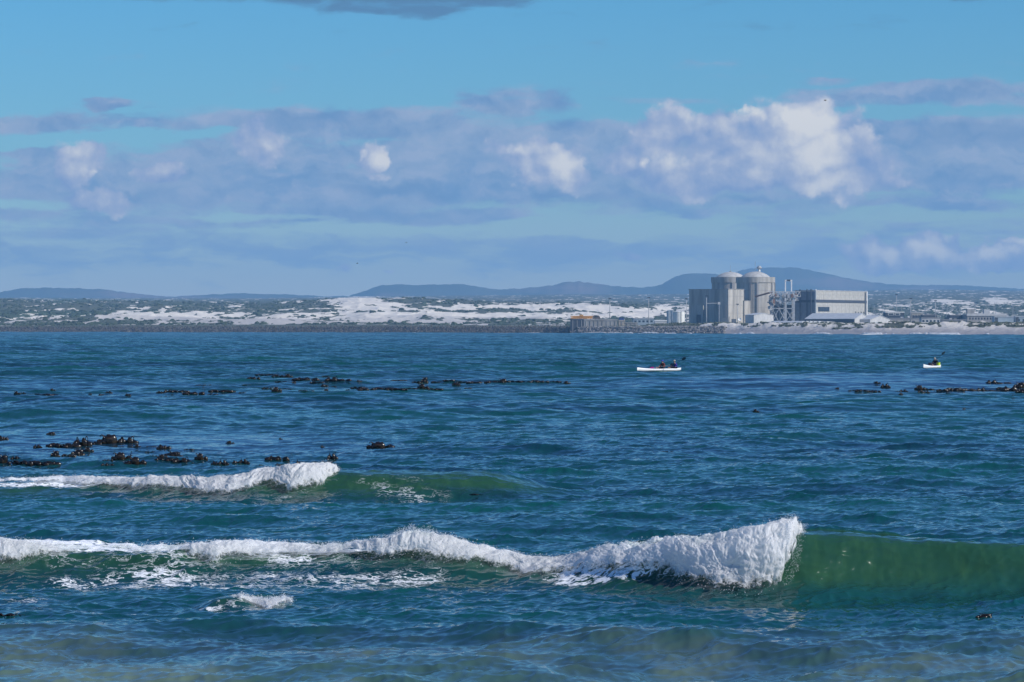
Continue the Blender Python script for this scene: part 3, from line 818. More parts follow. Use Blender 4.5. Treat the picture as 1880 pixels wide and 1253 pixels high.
def land_mat():
    m = bpy.data.materials.new('dune_ground'); m.use_nodes = True; nt = m.node_tree; N = NT(nt); b = nt.nodes['Principled BSDF']
    co = N.n('TexCoord').outputs['Object']
    sand, grey, green = N.attr('sand'), N.attr('grey'), N.attr('green')
    n = N.noise(N.v('MULTIPLY', co, (1, .35, 1)), .09, 6, .68)
    k = N.rng(N.m('ADD', sand, N.m('MULTIPLY', N.m('SUBTRACT', n, .5), 1.6)), .40, .58)
    sc1 = N.mix(N.noise(co, .02, 4), (.66, .60, .50), (.80, .745, .64))
    sc1 = N.mix(grey, sc1, (.27, .26, .265))
    veg = N.mix(N.noise(co, .012, 5, .65), (.055, .068, .045), (.130, .128, .100))
    veg = N.mix(N.m('MULTIPLY', green, .6), veg, (.055, .090, .040))
    N.set(b.inputs['Base Color'], N.mix(k, veg, sc1)); b.inputs['Roughness'].default_value = .95; b.inputs['Specular IOR Level'].default_value = .1
    bp = N.n('Bump'); bp.inputs['Strength'].default_value = .7; bp.inputs['Distance'].default_value = 3
    N.set(bp.inputs['Height'], N.noise(co, .12, 5, .6)); N.set(b.inputs['Normal'], bp.outputs[0])
    return m


make_land()


def clumps_mesh(name, P, R, mat, seed, kind='stuff', sq=.75):
    """irregular leafy mounds (coarse icospheres broken up), one mesh"""
    bm = bmesh.new(); bmesh.ops.create_icosphere(bm, subdivisions=2, radius=1)
    V = np.array([v.co[:] for v in bm.verts]); F = np.array([[v.index for v in f.verts] for f in bm.faces]); bm.free()
    rs = np.random.RandomState(seed); n = len(P)
    j = 1 + .55 * (rs.rand(n, len(V), 1) - .5)
    s3 = np.stack([.8 + .7 * rs.rand(n), .8 + .5 * rs.rand(n), sq * (.6 + .6 * rs.rand(n))], 1)[:, None, :]
    co = P[:, None, :] + V[None] * j * R[:, None, None] * s3
    f = F[None] + (np.arange(n) * len(V))[:, None, None]
    return tag(npmesh(name, co.reshape(-1, 3), f.reshape(-1, 3), mat, False), kind=kind)


def make_scrub():
    L = LAND_SAMPLE; rs = np.random.RandomState(4)
    ok = (L['sand'] < .42) & (L['Y'] > 3340) & (L['Y'] < 6200) & (np.abs(L['px'] - 940) < 1350)
    ok &= ~((L['px'] > 1255) & (L['px'] < 1640) & (L['Y'] < 4200))
    I = np.flatnonzero(ok.ravel()); I = rs.choice(I, 13000, replace=False)
    P = np.stack([L[k].ravel()[I] for k in 'XYZ'], 1); P[:, 0] += rs.randn(len(P)) * 2; P[:, 1] += rs.randn(len(P)) * 8
    R = 1.0 + 2.6 * rs.rand(len(P)) ** 2.2
    clumps_mesh('dune_scrub', P, R, mat('scrub_leaf', (.050, .066, .038), .95, .1, var=.35, vscale=.05), 6)
    ok = (L['sand'] < .55) & (L['Y'] < 3330) & (L['Y'] - d0(L['px']) > 38) & (L['Y'] - d0(L['px']) < 200) & (L['px'] > 1190) & (L['px'] < 2300)
    I = np.flatnonzero(ok.ravel()); I = rs.choice(I, min(3000, len(I)), replace=False)
    P = np.stack([L[k].ravel()[I] for k in 'XYZ'], 1); P[:, 0] += rs.randn(len(P)); P[:, 1] += rs.randn(len(P)) * 4
    clumps_mesh('foredune_scrub', P, .4 + .8 * rs.rand(len(P)) ** 2, mat('foredune_leaf', (.085, .095, .065), .95, .1, var=.35, vscale=.1), 7)


make_scrub()


def make_hills():
    R = [  # name, distance, skyline rows
        ('far_hills', 15500, [(-3500, 548), (-900, 530), (-300, 545), (-60, 541), (0, 537), (40, 530), (75, 529), (160, 530), (200, 533), (260, 541), (310, 544.5), (340, 544), (400, 540), (450, 539), (520, 541), (600, 544.5), (640, 544), (665, 536), (700, 524), (735, 522.5), (780, 524), (800, 523), (850, 522), (885, 529), (910, 531.5), (960, 530), (985, 527), (1015, 525), (1035, 519), (1062, 517.5), (1085, 520), (1120, 525), (1180, 529), (1215, 523), (1235, 511), (1258, 503), (1290, 502), (1315, 504), (1350, 516), (1420, 530), (1600, 540), (2600, 545), (5200, 540)]),
        ('table_hills', 17500, [(-3500, 560), (1200, 560), (1300, 530), (1330, 510), (1352, 499), (1370, 494), (1400, 491.5), (1462, 491.5), (1490, 497), (1530, 506), (1580, 516), (1640, 523), (1700, 524), (1730, 524), (1780, 525), (1830, 528), (1880, 531), (2300, 536), (5200, 545)])]
    m = bpy.data.materials.new('hill_ground'); m.use_nodes = True; N = NT(m.node_tree); b = m.node_tree.nodes['Principled BSDF']
    co = N.n('TexCoord').outputs['Object']
    a = N.noise(N.v('MULTIPLY', co, (1, .5, 6)), .0009, 5, .6)
    c = N.mix(N.rng(a, .50, .68, 0, .8), (.055, .070, .050), (.22, .15, .13))
    N.set(b.inputs['Base Color'], c); b.inputs['Roughness'].default_value = 1; b.inputs['Specular IOR Level'].default_value = 0
    for name, D, t in R:
        us = np.linspace(-.60, .62, 1400); px = 940 + FP * us
        v = np.linspace(0, 1, 40)
        top = EYE + (HOR - tab(px, t)) * D / FP
        top = top + (fbm(px / 9., px * 0, oct=4, seed=int(D)) - .5) * 9
        V, T = np.meshgrid(v, top, indexing='ij'); PX = np.broadcast_to(px, V.shape)
        depth = 2600
        Y = D + (V - .6) * depth
        prof = np.where(V < .6, sstep(0, .6, V), 1 - .9 * sstep(.6, 1, V))
        X = (PX - 940) / FP * Y
        Z = 20 + (T - 20) * prof + (fbm(X / 500., Y / 500., oct=4, seed=9) - .5) * 60 * np.sin(np.pi * prof)
        o = npmesh(name, np.stack([X, Y, Z], -1).reshape(-1, 3), grid_quads(*V.shape), m, True)
        tag(o, kind='structure')


make_hills()


def ground_z(px, Y):
    L = LAND_SAMPLE
    j = int(np.argmin(np.abs(L['px'][0] - px)))
    return float(np.interp(Y, L['Y'][:, j], L['Z'][:, j]))




# ------------------------------------------------------------------ air
def make_haze():
    m = bpy.data.materials.new('haze_air'); m.use_nodes = True; nt = m.node_tree
    for n in list(nt.nodes):
        if n.type == 'BSDF_PRINCIPLED': nt.nodes.remove(n)
    v = nt.nodes.new('ShaderNodeVolumePrincipled'); v.inputs['Density'].default_value = HAZE_D; v.inputs['Color'].default_value = HAZE_C + (1,)
    v.inputs['Anisotropy'].default_value = 0.0
    nt.links.new(v.outputs[0], nt.nodes['Material Output'].inputs['Volume'])
    b = MB().box(-14500, 14500, -300, 20500, -7, 420)
    o = b.build('haze', m); tag(o, kind='stuff')


HAZE_D = 7.5e-5; HAZE_C = (.34, .66, 1.0)
make_haze()


# ------------------------------------------------------------------ far shore: surf, breakwater, rock bank
def make_surf():
    px = np.arange(-900, 2700, .8); d = d0(px)
    A = sstep(.45, .75, fbm(px / 38., px * 0 + 3, oct=4, seed=61, gain=.6)) * (.45 + .9 * sstep(950, 1250, px)) * sstep(300, 700, px + 500 * (px > 900)) + .25 * sstep(1280, 1400, px)
    A = A * (1.0 + .8 * sstep(1560, 1640, px) * sstep(1900, 1780, px))
    v = np.linspace(0, 1, 14)
    V, PX = np.meshgrid(v, px, indexing='ij'); D = d[None] - 34 + 30 * V
    H = A[None] * np.sin(np.pi * V) ** .7 * (.6 + .9 * fbm(PX / 3., V * 3, oct=3, seed=64)) - .12
    X = (PX - 940) / FP * D
    H = np.clip(H * 1.1, -.3, 1.5)
    keep = (H[:-1, :-1] > .05) & (H[1:, 1:] > -.2)
    o = npmesh('shore_surf', np.stack([X, D, H], -1).reshape(-1, 3), grid_quads(*V.shape, keep), FOAM, True, dict(wet=np.zeros(X.size)))
    tag(o, kind='stuff')


make_surf()

M_CONC = mat('concrete', (.375, .355, .315), .9, .2, var=.26, vscale=.22, streak=True)
M_CONC2 = mat('grey_concrete', (.30, .29, .275), .9, .2, var=.2, vscale=.2, streak=True)
M_DOL = mat('armour_concrete', (.125, .115, .105), .95, .1, var=.75, vscale=.5)
M_ROCK = mat('bank_rock', (.20, .19, .18), .95, .1, var=.4, vscale=.4)


def dolos_mesh():
    m = MB(); L = 1.3; r = .23
    m.bar((0, 0, -L * .62), (0, 0, L * .62), r * 1.15, 8)
    for z, ax in ((L * .62, 0), (-L * .62, 1)):
        a = [0, 0, z]; b = [0, 0, z]; a[ax] = -L; b[ax] = L
        m.lathe([(0.001, -L), (r * .8, -L), (r * 1.15, 0), (r * .8, L), (0.001, L)], seg=8) if False else None
        m.bar(a, (0, 0, z), r, 8); m.bar((0, 0, z), b, r, 8)
    return m


def make_breakwater():
    px = np.arange(-900, 1062, 4.); d = d0(px)
    prof = [(-9, -1.5), (4, 3.2), (7, 4.6), (13, 4.7), (22, 2.5), (30, 1.0)]
    co = []
    for s, z in prof:
        co.append(np.stack([(px - 940) / FP * (d + s), d + s, z + .5 * fbm(px / 7., px * 0 + s, oct=2)], 1))
    co = np.stack(co, 0)
    o = npmesh('breakwater', co.reshape(-1, 3), grid_quads(len(prof), len(px)), M_DOL, False)
    tag(o, 'long low breakwater bank carrying the concrete armour blocks along the far shore', 'breakwater')
    # dolosse: two or three layers on the seaward slope
    rs = np.random.RandomState(15); items = []
    P_ = -880.
    while P_ < 1050:
        D = d0(P_)
        for s, z in ((-6, .5), (-2.5, 1.7), (1.5, 3.1), (5, 4.4), (8, 5.1)):
            pj = P_ + rs.randn() * 1.6; sj = s + rs.randn() * .8
            items.append((pj, D + sj, z + rs.rand() * .7))
        P_ += 4.3 + rs.rand() * 1.2
    vis = [i for i in items if i[0] > 0]
    vis.sort(key=lambda t: t[1])
    ind = vis[:300]; indset = set(ind); rest = [i for i in items if i not in indset]
    base = dolos_mesh().build('concrete_dolos', M_DOL)
    import random as _r
    rr = _r.Random(3); first = True
    from mathutils import Euler
    for (p, D, z) in ind:
        o = base if first else base.copy()
        if not first: COL.objects.link(o)
        first = False
        o.location = ((p - 940) / FP * D, D, z); o.rotation_euler = Euler([rr.uniform(0, 6.28) for _ in range(3)])
        tag(o, 'weathered grey concrete armour block lying in the breakwater at the far waterline', 'armour block', 'armour blocks of the breakwater')
    V = np.array([v.co[:] for v in base.data.vertices])
    F = [list(f.vertices) for f in base.data.polygons]
    bm = bmesh.new(); bm.from_mesh(base.data); bmesh.ops.triangulate(bm, faces=bm.faces); F = np.array([[v.index for v in f.verts] for f in bm.faces]); bm.free()
    co = []; fs = []
    for k, (p, D, z) in enumerate(rest):
        R = np.array(Euler([rr.uniform(0, 6.28) for _ in range(3)]).to_matrix())
        co.append(V @ R.T + np.array([(p - 940) / FP * D, D, z])); fs.append(F + k * len(V))
    tag(npmesh('breakwater_dolosse', np.concatenate(co), np.concatenate(fs), M_DOL, False), kind='stuff')
    # rock bank to the right of it
    n = 2600; q = rs.uniform(1040, 1330, n); s = rs.uniform(-6, 26, n); D = d0(q) + s
    P = np.stack([(q - 940) / FP * D, D, np.clip((s + 6) / 22, 0, 1) * 4.6 + rs.rand(n) * .3], 1)
    clumps_mesh('rock_bank', P, .5 + .8 * rs.rand(n) ** 2, M_ROCK, 8, sq=.8)


make_breakwater()

# ------------------------------------------------------------------ the power station
TH = math.radians(-30)          # the plant's own axes
M_PALE = mat('pale_cladding', (.40, .39, .355), .85, .2, var=.14, vscale=.35)
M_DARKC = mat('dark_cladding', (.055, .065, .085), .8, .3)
M_STEEL = mat('grey_steel', (.33, .34, .35), .6, .4, var=.1)
M_WHITE = mat('white_paint', (.72, .72, .69), .6, .4, var=.06)
M_OFFW = mat('weathered_white', (.44, .44, .43), .75, .2, var=.12)
M_ROOFG = mat('roof_sheet', (.40, .42, .43), .6, .3, var=.1)
M_ROOFD = mat('grey_roof', (.20, .20, .21), .8, .3, var=.15)
M_BLUEG = mat('blue_grey_sheet', (.30, .36, .40), .7, .3, var=.08)
M_GLASS = mat('dark_glass', (.02, .03, .05), .15, .5, var=.1)
M_ORANGE = mat('orange_paint', (.62, .30, .06), .6, .4, var=.15)
M_BLUE = mat('blue_paint', (.04, .08, .25), .6, .4)
M_RUST = mat('rusty_brown', (.22, .12, .08), .9, .2, var=.3)
M_TANK = mat('cream_tank', (.66, .66, .60), .6, .4, var=.05)


def corner(name, label, cat, px, Y, base=None, group=None, th=TH):
    z = pos(px, 598.5, Y).z if base is None else base
    o = empty(name, ((px - 940) / FP * Y, Y, z), th, label, cat, group)
    o['Yd'] = Y
    return o


def dims(o, th=TH):
    """returns functions turning photograph widths on the left/right face and rows into local metres"""
    Y = o.location.y; k = Y / FP; c = abs(math.cos(th)); s = abs(math.sin(th))
    X0 = o.location.x; p0 = X0 / Y * FP
    def lf(w):
        t = (p0 - w) / FP; return (X0 - t * Y) / (c + s * t)
    def rt(w):
        t = (p0 + w) / FP; return (X0 - t * Y) / (c * t - s)
    return lf, rt, (lambda r: EYE + (HOR - r) * k - o.location.z)


def block(o, wl, wr, top, part='wall', m=None, x0=0, y0=0, bottom=-2.):
    lf, rt, zz = dims(o)
    b = MB(); b.box(-lf(wl) - x0, -x0, y0, y0 + rt(wr), bottom, zz(top))
    return b.build(part, m or M_CONC, o)


def make_plant():
    # --- reactor buildings: cylinder, ring beam, shallow dome, vertical buttresses
    def reactor(px, Y, R, label, ribs, apex, ringtop=509.5, ringbot=519.5):
        k = Y / FP
        z0 = pos(px, 598.5, Y).z
        o = empty('reactor_building', ((px - 940) / FP * Y, Y, z0), 0, label, 'reactor building')
        zz = lambda r: EYE + (HOR - r) * k - z0
        r = R * k
        MB().lathe([(r * .965, -2), (r * .965, zz(ringbot) + .02)], seg=96).build('containment_wall', M_CONC, o, True)
        rb = MB().lathe([(r * .96, zz(ringbot)), (r, zz(ringbot)), (r, zz(ringtop)), (r * .80, zz(ringtop) + .15), (r * .78, zz(ringtop) - .6)], seg=96).build('ring_beam', M_CONC, o)
        rd = r * .76; h = zz(apex) - zz(ringtop)
        pr = [(rd * math.sin(a) / math.sin(1.0), zz(ringtop) - .3 + (h + .3) * (math.cos(a) - math.cos(1.0)) / (1 - math.cos(1.0))) for a in np.linspace(1.0, 0, 14)]
        MB().lathe(pr, seg=96).build('dome', mat('dome_concrete', (.42, .41, .38), .9, .2, var=.15, vscale=.3), o, True)
        for a in ribs:
            x = r * math.sin(a); y = -r * math.cos(a)
            M = Matrix.Translation((x * .985, y * .985, 0)) @ Matrix.Rotation(a, 4, 'Z')
            MB().box(-.8, .8, -.5, .5, -2, zz(ringbot) - .05).build('buttress', M_CONC2, o, M=M)
        for t in (.22, .42, .62, .82):
            z_ = zz(ringbot) * t
            MB().lathe([(r * .964, z_ - .15), (r * .969, z_ - .12), (r * .969, z_ + .12), (r * .964, z_ + .15)], seg=96).build('pour_joint', M_CONC2, o)
        return o, zz, r
    o, zz, r = reactor(1387, 2850, 36, 'nearer, right-hand domed concrete reactor building with a white vent stack on its dome', (-.34, 0.03, .96, 1.5), 499)
    ax, ay = (1394.5 - 1387) * 2850 / FP, 4.
    MB().cyl(ax, ay, zz(501.5), zz(494), 1.05, seg=20).build('vent_stack', M_WHITE, o, True)
    MB().lathe([(1.2, zz(494)), (2.3, zz(493)), (2.3, zz(490.8)), (1.5, zz(490)), (1.5, zz(488.6)), (.01, zz(488.4))], ax, ay, 20).build('stack_head', M_OFFW, o)
    MB().bar((ax - 3, ay - 1, zz(492.6)), (ax + 2.7, ay - 1.4, zz(492.6)), .35).build('stack_rail', M_STEEL, o)
    MB().bar((-.3, 0, zz(499.5)), (-.3, 0, zz(480.5)), .16).build('lightning_rod', M_STEEL, o)
    o, zz, r = reactor(1341, 2905, 35.5, 'further, left-hand domed concrete reactor building half hidden behind the nearer one', (-.75, .05, .12, 1.2), 499.6)
    MB().cyl(0, 0, zz(500.2), zz(498.2), .9, seg=16).build('roof_cap', M_CONC, o); MB().bar((.0, 0, zz(499.2)), (.0, 0, zz(487)), .12).build('lightning_rod', M_STEEL, o)

    # --- angular concrete blocks in front
    o = corner('auxiliary_building', 'long dark shaded concrete block left of the reactor buildings', 'power station building', 1325, 2815)
    block(o, 60, 10, 532); lf, rt, zz = dims(o)
    MB().box(-lf(60) - .4, .4, -.4, rt(10) + .4, zz(532) + .003, zz(531)).build('parapet', M_CONC2, o)
    MB().box(-lf(46), -lf(32), -2.2, -.02, -2, zz(561)).build('annex', M_CONC, o)
    MB().box(-lf(44), -lf(36), -2.5, -2.25, -2, zz(578)).build('door', M_DARKC, o)
    for t in (12, 24): MB().box(-lf(t) - .25, -lf(t) + .25, -.35, -.02, -2, zz(533)).build('downpipe', M_CONC2, o)
    o = corner('fuel_building', 'tall square sunlit concrete tower in front of the two domes', 'power station building', 1337, 2788)
    block(o, 16, 29, 531.5); lf, rt, zz = dims(o)
    MB().box(-lf(16) - .3, .3, -.3, rt(29) + .3, zz(531.5) + .003, zz(530.6)).build('parapet', M_CONC2, o)
    for t in (9.5, 19.5): MB().box(.0, .12, rt(t) - .12, rt(t) + .12, 0, zz(532)).build('wall_joint', M_CONC2, o)
    for r_ in (544, 560, 575): MB().box(.0, .10, 0.5, rt(29) - .5, zz(r_) - .1, zz(r_) + .1).build('wall_joint', M_CONC2, o)
    MB().box(.02, .3, rt(6), rt(14), -2, zz(586)).build('door', M_DARKC, o)
    MB().box(-lf(10), rt(0) - lf(4), -.3, -.02, zz(584), zz(560)).build('louvre', M_CONC2, o)
    o2 = corner('switchgear_building', 'lower stepped concrete annex on the right side of the square tower', 'power station building', 1366.5, 2788 + 26)
    block(o2, 10, 11.5, 553); lf, rt, zz = dims(o2)
    MB().box(-lf(10) - .2, .25, -.2, rt(11.5) + .25, zz(553) + .003, zz(552.2)).build('parapet', M_CONC2, o2)
    MB().box(.02, .2, rt(3), rt(8), 2, zz(584)).build('door', M_DARKC, o2)
    o3 = corner('plant_room', 'dark low block behind the steel gantry between dome and turbine hall', 'power station building', 1462, 2830)
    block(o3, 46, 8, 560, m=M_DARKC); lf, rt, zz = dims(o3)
    for i in range(7): MB().box(-lf(44 - i * 6.2), -lf(41 - i * 6.2), -.5, -.02, 3 + (i % 3), zz(566 + (i * 5) % 9)).build('duct', M_STEEL if i % 2 else M_CONC2, o3)

    # --- turbine hall
    o = corner('turbine_hall', 'long pale turbine hall with a dark horizontal band across its sunlit side', 'turbine hall', 1497, 2795)
    lf, rt, zz = dims(o)
    L, W = rt(95), lf(37)
    MB().box(-W, 0, 0, L, -2, zz(534)).build('wall', M_PALE, o)
    MB().box(-W - .05, -.6, -.12, -.01, -2, zz(536)).build('end_wall', mat('shaded_cladding', (.16, .18, .21), .8, .3), o)  # end turned from the sun; its shade painted as a darker sheet
    MB().box(-W - .3, .3, -.3, L + .3, zz(534) + .003, zz(533)).build('roof_edge', M_OFFW, o)
    MB().box(.01, .35, .2, L - 1.2, zz(555.6), zz(550.4)).build('dark_band', M_DARKC, o)
    MB().box(-W, -.7, -.4, -.13, zz(555.6), zz(551)).build('end_band', M_DARKC, o)
    MB().box(.01, .30, 0, 1.0, -2, zz(534.3)).build('corner_strip', M_BLUEG, o)
    MB().box(.02, .5, L - 6.0, L - 3.8, -2, zz(535)).build('downpipe', M_DARKC, o)
    MB().box(.02, .45, L - 1.6, L, -2, zz(533.6)).build('corner_strip', M_WHITE, o)
    for i in range(11): MB().box(.01, .09, L * (.07 + i * .083), L * (.07 + i * .083) + .22, zz(590), zz(534.4)).build('panel_joint', mat('joint_line', (.37, .36, .335), .85, .2), o)
    for r_ in (541, 561, 577): MB().box(.01, .11, .6, L - 6.5, zz(r_) - .1, zz(r_) + .1).build('panel_joint', mat('joint_line', (.37, .36, .335), .85, .2), o)
    wz0, wz1 = zz(572.2), zz(563.6)
    wn = MB().box(.01, .2, rt(4.8), rt(25.5), wz0, wz1).build('window', M_DARKC, o)
    for i in range(4):
        a = rt(4.8) + .6 + i * (rt(20.7) - .6) / 4
        MB().box(.21, .30, a, a + (rt(20.7) - .6) / 4 - .6, wz0 + .5, wz1 - .5).build('pane', M_GLASS, wn)
    for i, h in enumerate((571.5, 572.5, 571.5, 571.8)):
        MB().box(.02, .4, rt(73 + i * 5), rt(74.2 + i * 5), zz(576), zz(h)).build('louvre', M_DARKC, o)
    for i, t in enumerate((27, 14.5, 7)):
        MB().cyl(-lf(t), -1.2, -2, zz(531.2), .5, seg=10).build('exhaust_pipe', M_DARKC, o)
    MB().ball((.0, 1, zz(532.8)), .8).build('roof_light', M_WHITE, o)
    for i in range(9):
        MB().box(-W * .6, -W * .35, L * (.08 + i * .1), L * (.08 + i * .1) + 3, zz(533) + .003, zz(532.2)).build('roof_vent', M_OFFW, o)

    # --- steel gantry with pipework
    Y = 2768; k = Y / FP; z0 = pos(1440, 598, Y).z
    o = empty('pipe_gantry', ((1440 - 940) * k, Y, z0), 0, 'open steel gantry with cross bracing and a clutter of pipes beside the nearer dome', 'steel gantry')
    X = lambda p: (p - 1440) * k
    Z = lambda r: EYE + (HOR - r) * k - z0
    for p, y in ((1442.5, 0), (1457.5, 0), (1418, 3), (1442.5, 12), (1457.5, 12), (1418, 14)):
        MB().box(X(p) - .85, X(p) + .85, y - .8, y + .8, -2, Z(551 if p > 1430 else 556)).build('column', M_STEEL, o)
    for (a, b) in ((1418, 1430), (1430, 1442.5), (1442.5, 1457.5)):
        br = MB(); br.bar((X(a), -.2, Z(592)), (X(b), -.2, Z(567)), .28); br.bar((X(a), -.25, Z(567)), (X(b), -.25, Z(592)), .28); br.build('cross_brace', M_STEEL, o)
    MB().box(X(1417), X(1459), -.3, .2, Z(567.5), Z(566)).build('beam', M_STEEL, o)
    tr = MB(); tr.box(X(1413), X(1470), -.4, 0, Z(536.4), Z(535.4)); tr.box(X(1413), X(1470), -.4, 0, Z(545.6), Z(544.6)); tr.box(X(1413), X(1470), 6, 6.4, Z(536.4), Z(535.4))
    for i in range(19):
        a = 1413 + i * 3; tr.bar((X(a), -.2, Z(545 if i % 2 else 536)), (X(a + 3), -.2, Z(536 if i % 2 else 545)), .25)
    tr.build('truss', M_OFFW, o)
    rr = random.Random(5)
    for mt, n in ((M_OFFW, 60), (M_RUST, 26), (M_STEEL, 50)):
        q = MB()
        for i in range(n):
            a = 1413 + 50 * rr.random() ** 1.3; lowest = 572 - (a - 1413) * .55; r_ = rr.uniform(541, max(lowest, 550)); y = rr.uniform(-2, 9)
            if rr.random() < .45: q.bar((X(a), y, Z(r_)), (X(a + rr.uniform(-3, 6)), y + rr.uniform(-3, 3), Z(r_ + rr.uniform(-6, 6))), rr.uniform(.15, .45))
            else:
                w, h = rr.uniform(.4, 1.8), rr.uniform(.4, 2.0); q.box(X(a) - w, X(a) + w, y - .6, y + .6, Z(r_) - h, Z(r_) + h)
        q.build('pipework', mt, o)
    MB().box(X(1455), X(1464), -1.4, -.6, Z(543.6), Z(541)).build('cabin', M_WHITE, o)
    MB().bar((X(1388), 10, Z(545)), (X(1416), 2, Z(537)), .8).build('conveyor', M_RUST, o)
    # portal crane on top
    z1 = z0 + Z(535.4)
    c = empty('portal_crane', (o.location.x, Y, z1), 0, 'white portal crane frame standing on top of the steel gantry', 'crane')
    ZZ = lambda r: Z(r) - Z(535.4)
    for p in (1442, 1453.2): MB().box(X(p) - .5, X(p) + .5, -.2, .8, 0, ZZ(517)).build('leg', M_WHITE, c)
    MB().box(X(1441), X(1454.4), -.4, 1.0, ZZ(517) + .003, ZZ(514.2)).build('beam', M_WHITE, c)
    MB().box(X(1445), X(1451), -.8, -.42, ZZ(516.6), ZZ(513.6)).build('trolley', M_DARKC, c)

    # --- sheds in front
    def gable(name, label, cat, px, Y, wl, wr, eave, ridge, mw=M_OFFW, mr=M_ROOFG, ml=None, group=None, base=None, along='x'):
        o = corner(name, label, cat, px, Y, base=base, group=group); lf, rt, zz = dims(o)
        L, W = lf(wl), rt(wr); e, r_ = zz(eave), zz(ridge)
        MB().prism([(0, -2), (W, -2), (W, e), (W / 2, r_), (0, e)], 'x', -L, 0).build('wall', mw, o)
        rf = MB(); t = .25
        rf.prism([(-.5, e - .35), (W / 2, r_ + .02), (W + .5, e - .35), (W + .5, e - .05), (W / 2, r_ + .4), (-.5, e - .05)], 'x', -L - .4, .4); rf.build('roof', mr, o)
        if ml: MB().box(-L, -.05, -.06, -.005, -2, e - .4).build('side_shade', ml, o)  # long side away from the sun, its shade put into a dark sheet
        return o, L, W, e
    o, L, W, e = gable('metal_shed', 'white metal shed with a shallow roof at the foot of the nearer dome', 'shed', 1384, 2700, 16, 36, 578.5, 575.5)
    MB().box(.02, .12, W * .45, W * .8, 0, 2.6).build('door', M_BLUEG, o)
    MB().box(.02, .3, W * .56, W * .96, 2.9, 3.5).build('canopy', M_DARKC, o)
    o, L, W, e = gable('warehouse', 'long white-roofed warehouse with a sunlit gable in front of the turbine hall', 'warehouse', 1569, 2650, 91, 28, 585.5, 576, ml=M_DARKC)
    MB().box(.02, .15, W * .4, W * .6, -1, 3).build('door', M_BLUEG, o)
    o, L, W, e = gable('warehouse', 'wide white gabled warehouse right of the long one, at the turbine hall corner', 'warehouse', 1597.5, 2655, 30, 36.5, 586.5, 580)
    MB().box(.02, .15, W * .3, W * .5, -1, 3).build('door', M_BLUEG, o)
    o, L, W, e = gable('low_shed', 'flat pale low shed just right of the shed under the nearer dome', 'shed', 1470, 2600, 57, 10, 593, 590.5, mw=M_BLUEG)
    MB().box(-L * .8, -L * .2, -.05, -.005, .3, 1.4).build('window', M_GLASS, o)

    # --- parked vans
    def van(px, Y, label, m):
        z = ground_z(px, Y)
        z = max(z, pos(px, 597.3, Y).z)
        o = empty('parked_van', ((px - 940) / FP * Y, Y, z), .05, label, 'van', 'white vehicles parked behind the dune')
        MB().prism([(-2.2, .35), (2.3, .35), (2.3, 1.0), (1.6, 1.15), (1.2, 2.0), (-2.2, 2.1)], 'y', -.9, .9).build('body', m, o)
        MB().box(1.0, 1.45, -.86, .86, 1.2, 1.75).build('windscreen', M_GLASS, o)
        MB().box(-.2, .9, -.93, -.905, 1.2, 1.8).build('window', M_GLASS, o)
        for x in (-1.5, 1.5):
            for y in (-.85, .85):
                M = Matrix.Translation((x, y, .35)) @ Matrix.Rotation(math.pi / 2, 4, 'X')
                MB().cyl(0, 0, -.12, .12, .35, seg=12).build('wheel', M_DARKC, o, M=M)
    ords = ['first', 'second', 'third', 'fourth', 'fifth', 'sixth', 'seventh', 'eighth']
    for i, p in enumerate((1477, 1485, 1492, 1500, 1508, 1515, 1523, 1530)):
        van(p, 2440 + 4 * (i % 2), f'small white vehicle parked behind the dune, {ords[i]} from the left of its row', M_WHITE)

    # --- tanks
    def tank(px, Y, R, top, m, label, name='storage_tank'):
        k = Y / FP; z0 = pos(px, 599.5, Y).z; o = empty(name, ((px - 940) * k, Y, z0), 0, label, 'tank')
        zz = EYE + (HOR - top) * k - z0; r = R * k
        MB().lathe([(r, -2), (r, zz)], seg=48).build('shell', m, o, True)
        MB().lathe([(r * 1.02, zz - .1), (r * 1.02, zz + .25), (r * .3, zz + .8), (.01, zz + .9)], seg=48).build('roof', m, o)
        q = MB(); q.bar((r * .3, -r * 1.0, 0), (r * .3, -r * 1.0, zz + 1), .12); q.bar((r * .3 + .6, -r * .99, 0), (r * .3 + .6, -r * .99, zz + 1), .12); q.build('ladder', M_STEEL, o)
        return o
    tank(1246.3, 2620, 10.8, 573.2, M_TANK, 'large cream cylindrical storage tank left of the dark block')
    tank(1227.2, 2650, 3.4, 571.5, M_BLUEG, 'narrow blue-grey silo furthest left beside the cream tank', 'silo')
    tank(1234.0, 2655, 3.2, 571, M_BLUEG, 'narrow blue-grey silo touching the left side of the cream tank', 'silo')

    # --- dish
    z0 = pos(1358, 591, 2700).z; o = empty('satellite_dish', pos(1358, 592, 2700), 0, 'small white dish on a post at the foot of the square tower', 'dish')
    M = Matrix.Translation((0, -.4, 2.4)) @ Matrix.Rotation(math.radians(75), 4, 'X')
    MB().lathe([(.01, -.4), (.9, -.2), (1.5, .3), (1.4, .35), (.8, -.05), (.01, -.2)], seg=20).build('reflector', M_WHITE, o, M=M); MB().bar((0, 0, -3), (0, 0, 2.2), .2).build('post', M_STEEL, o)


make_plant()


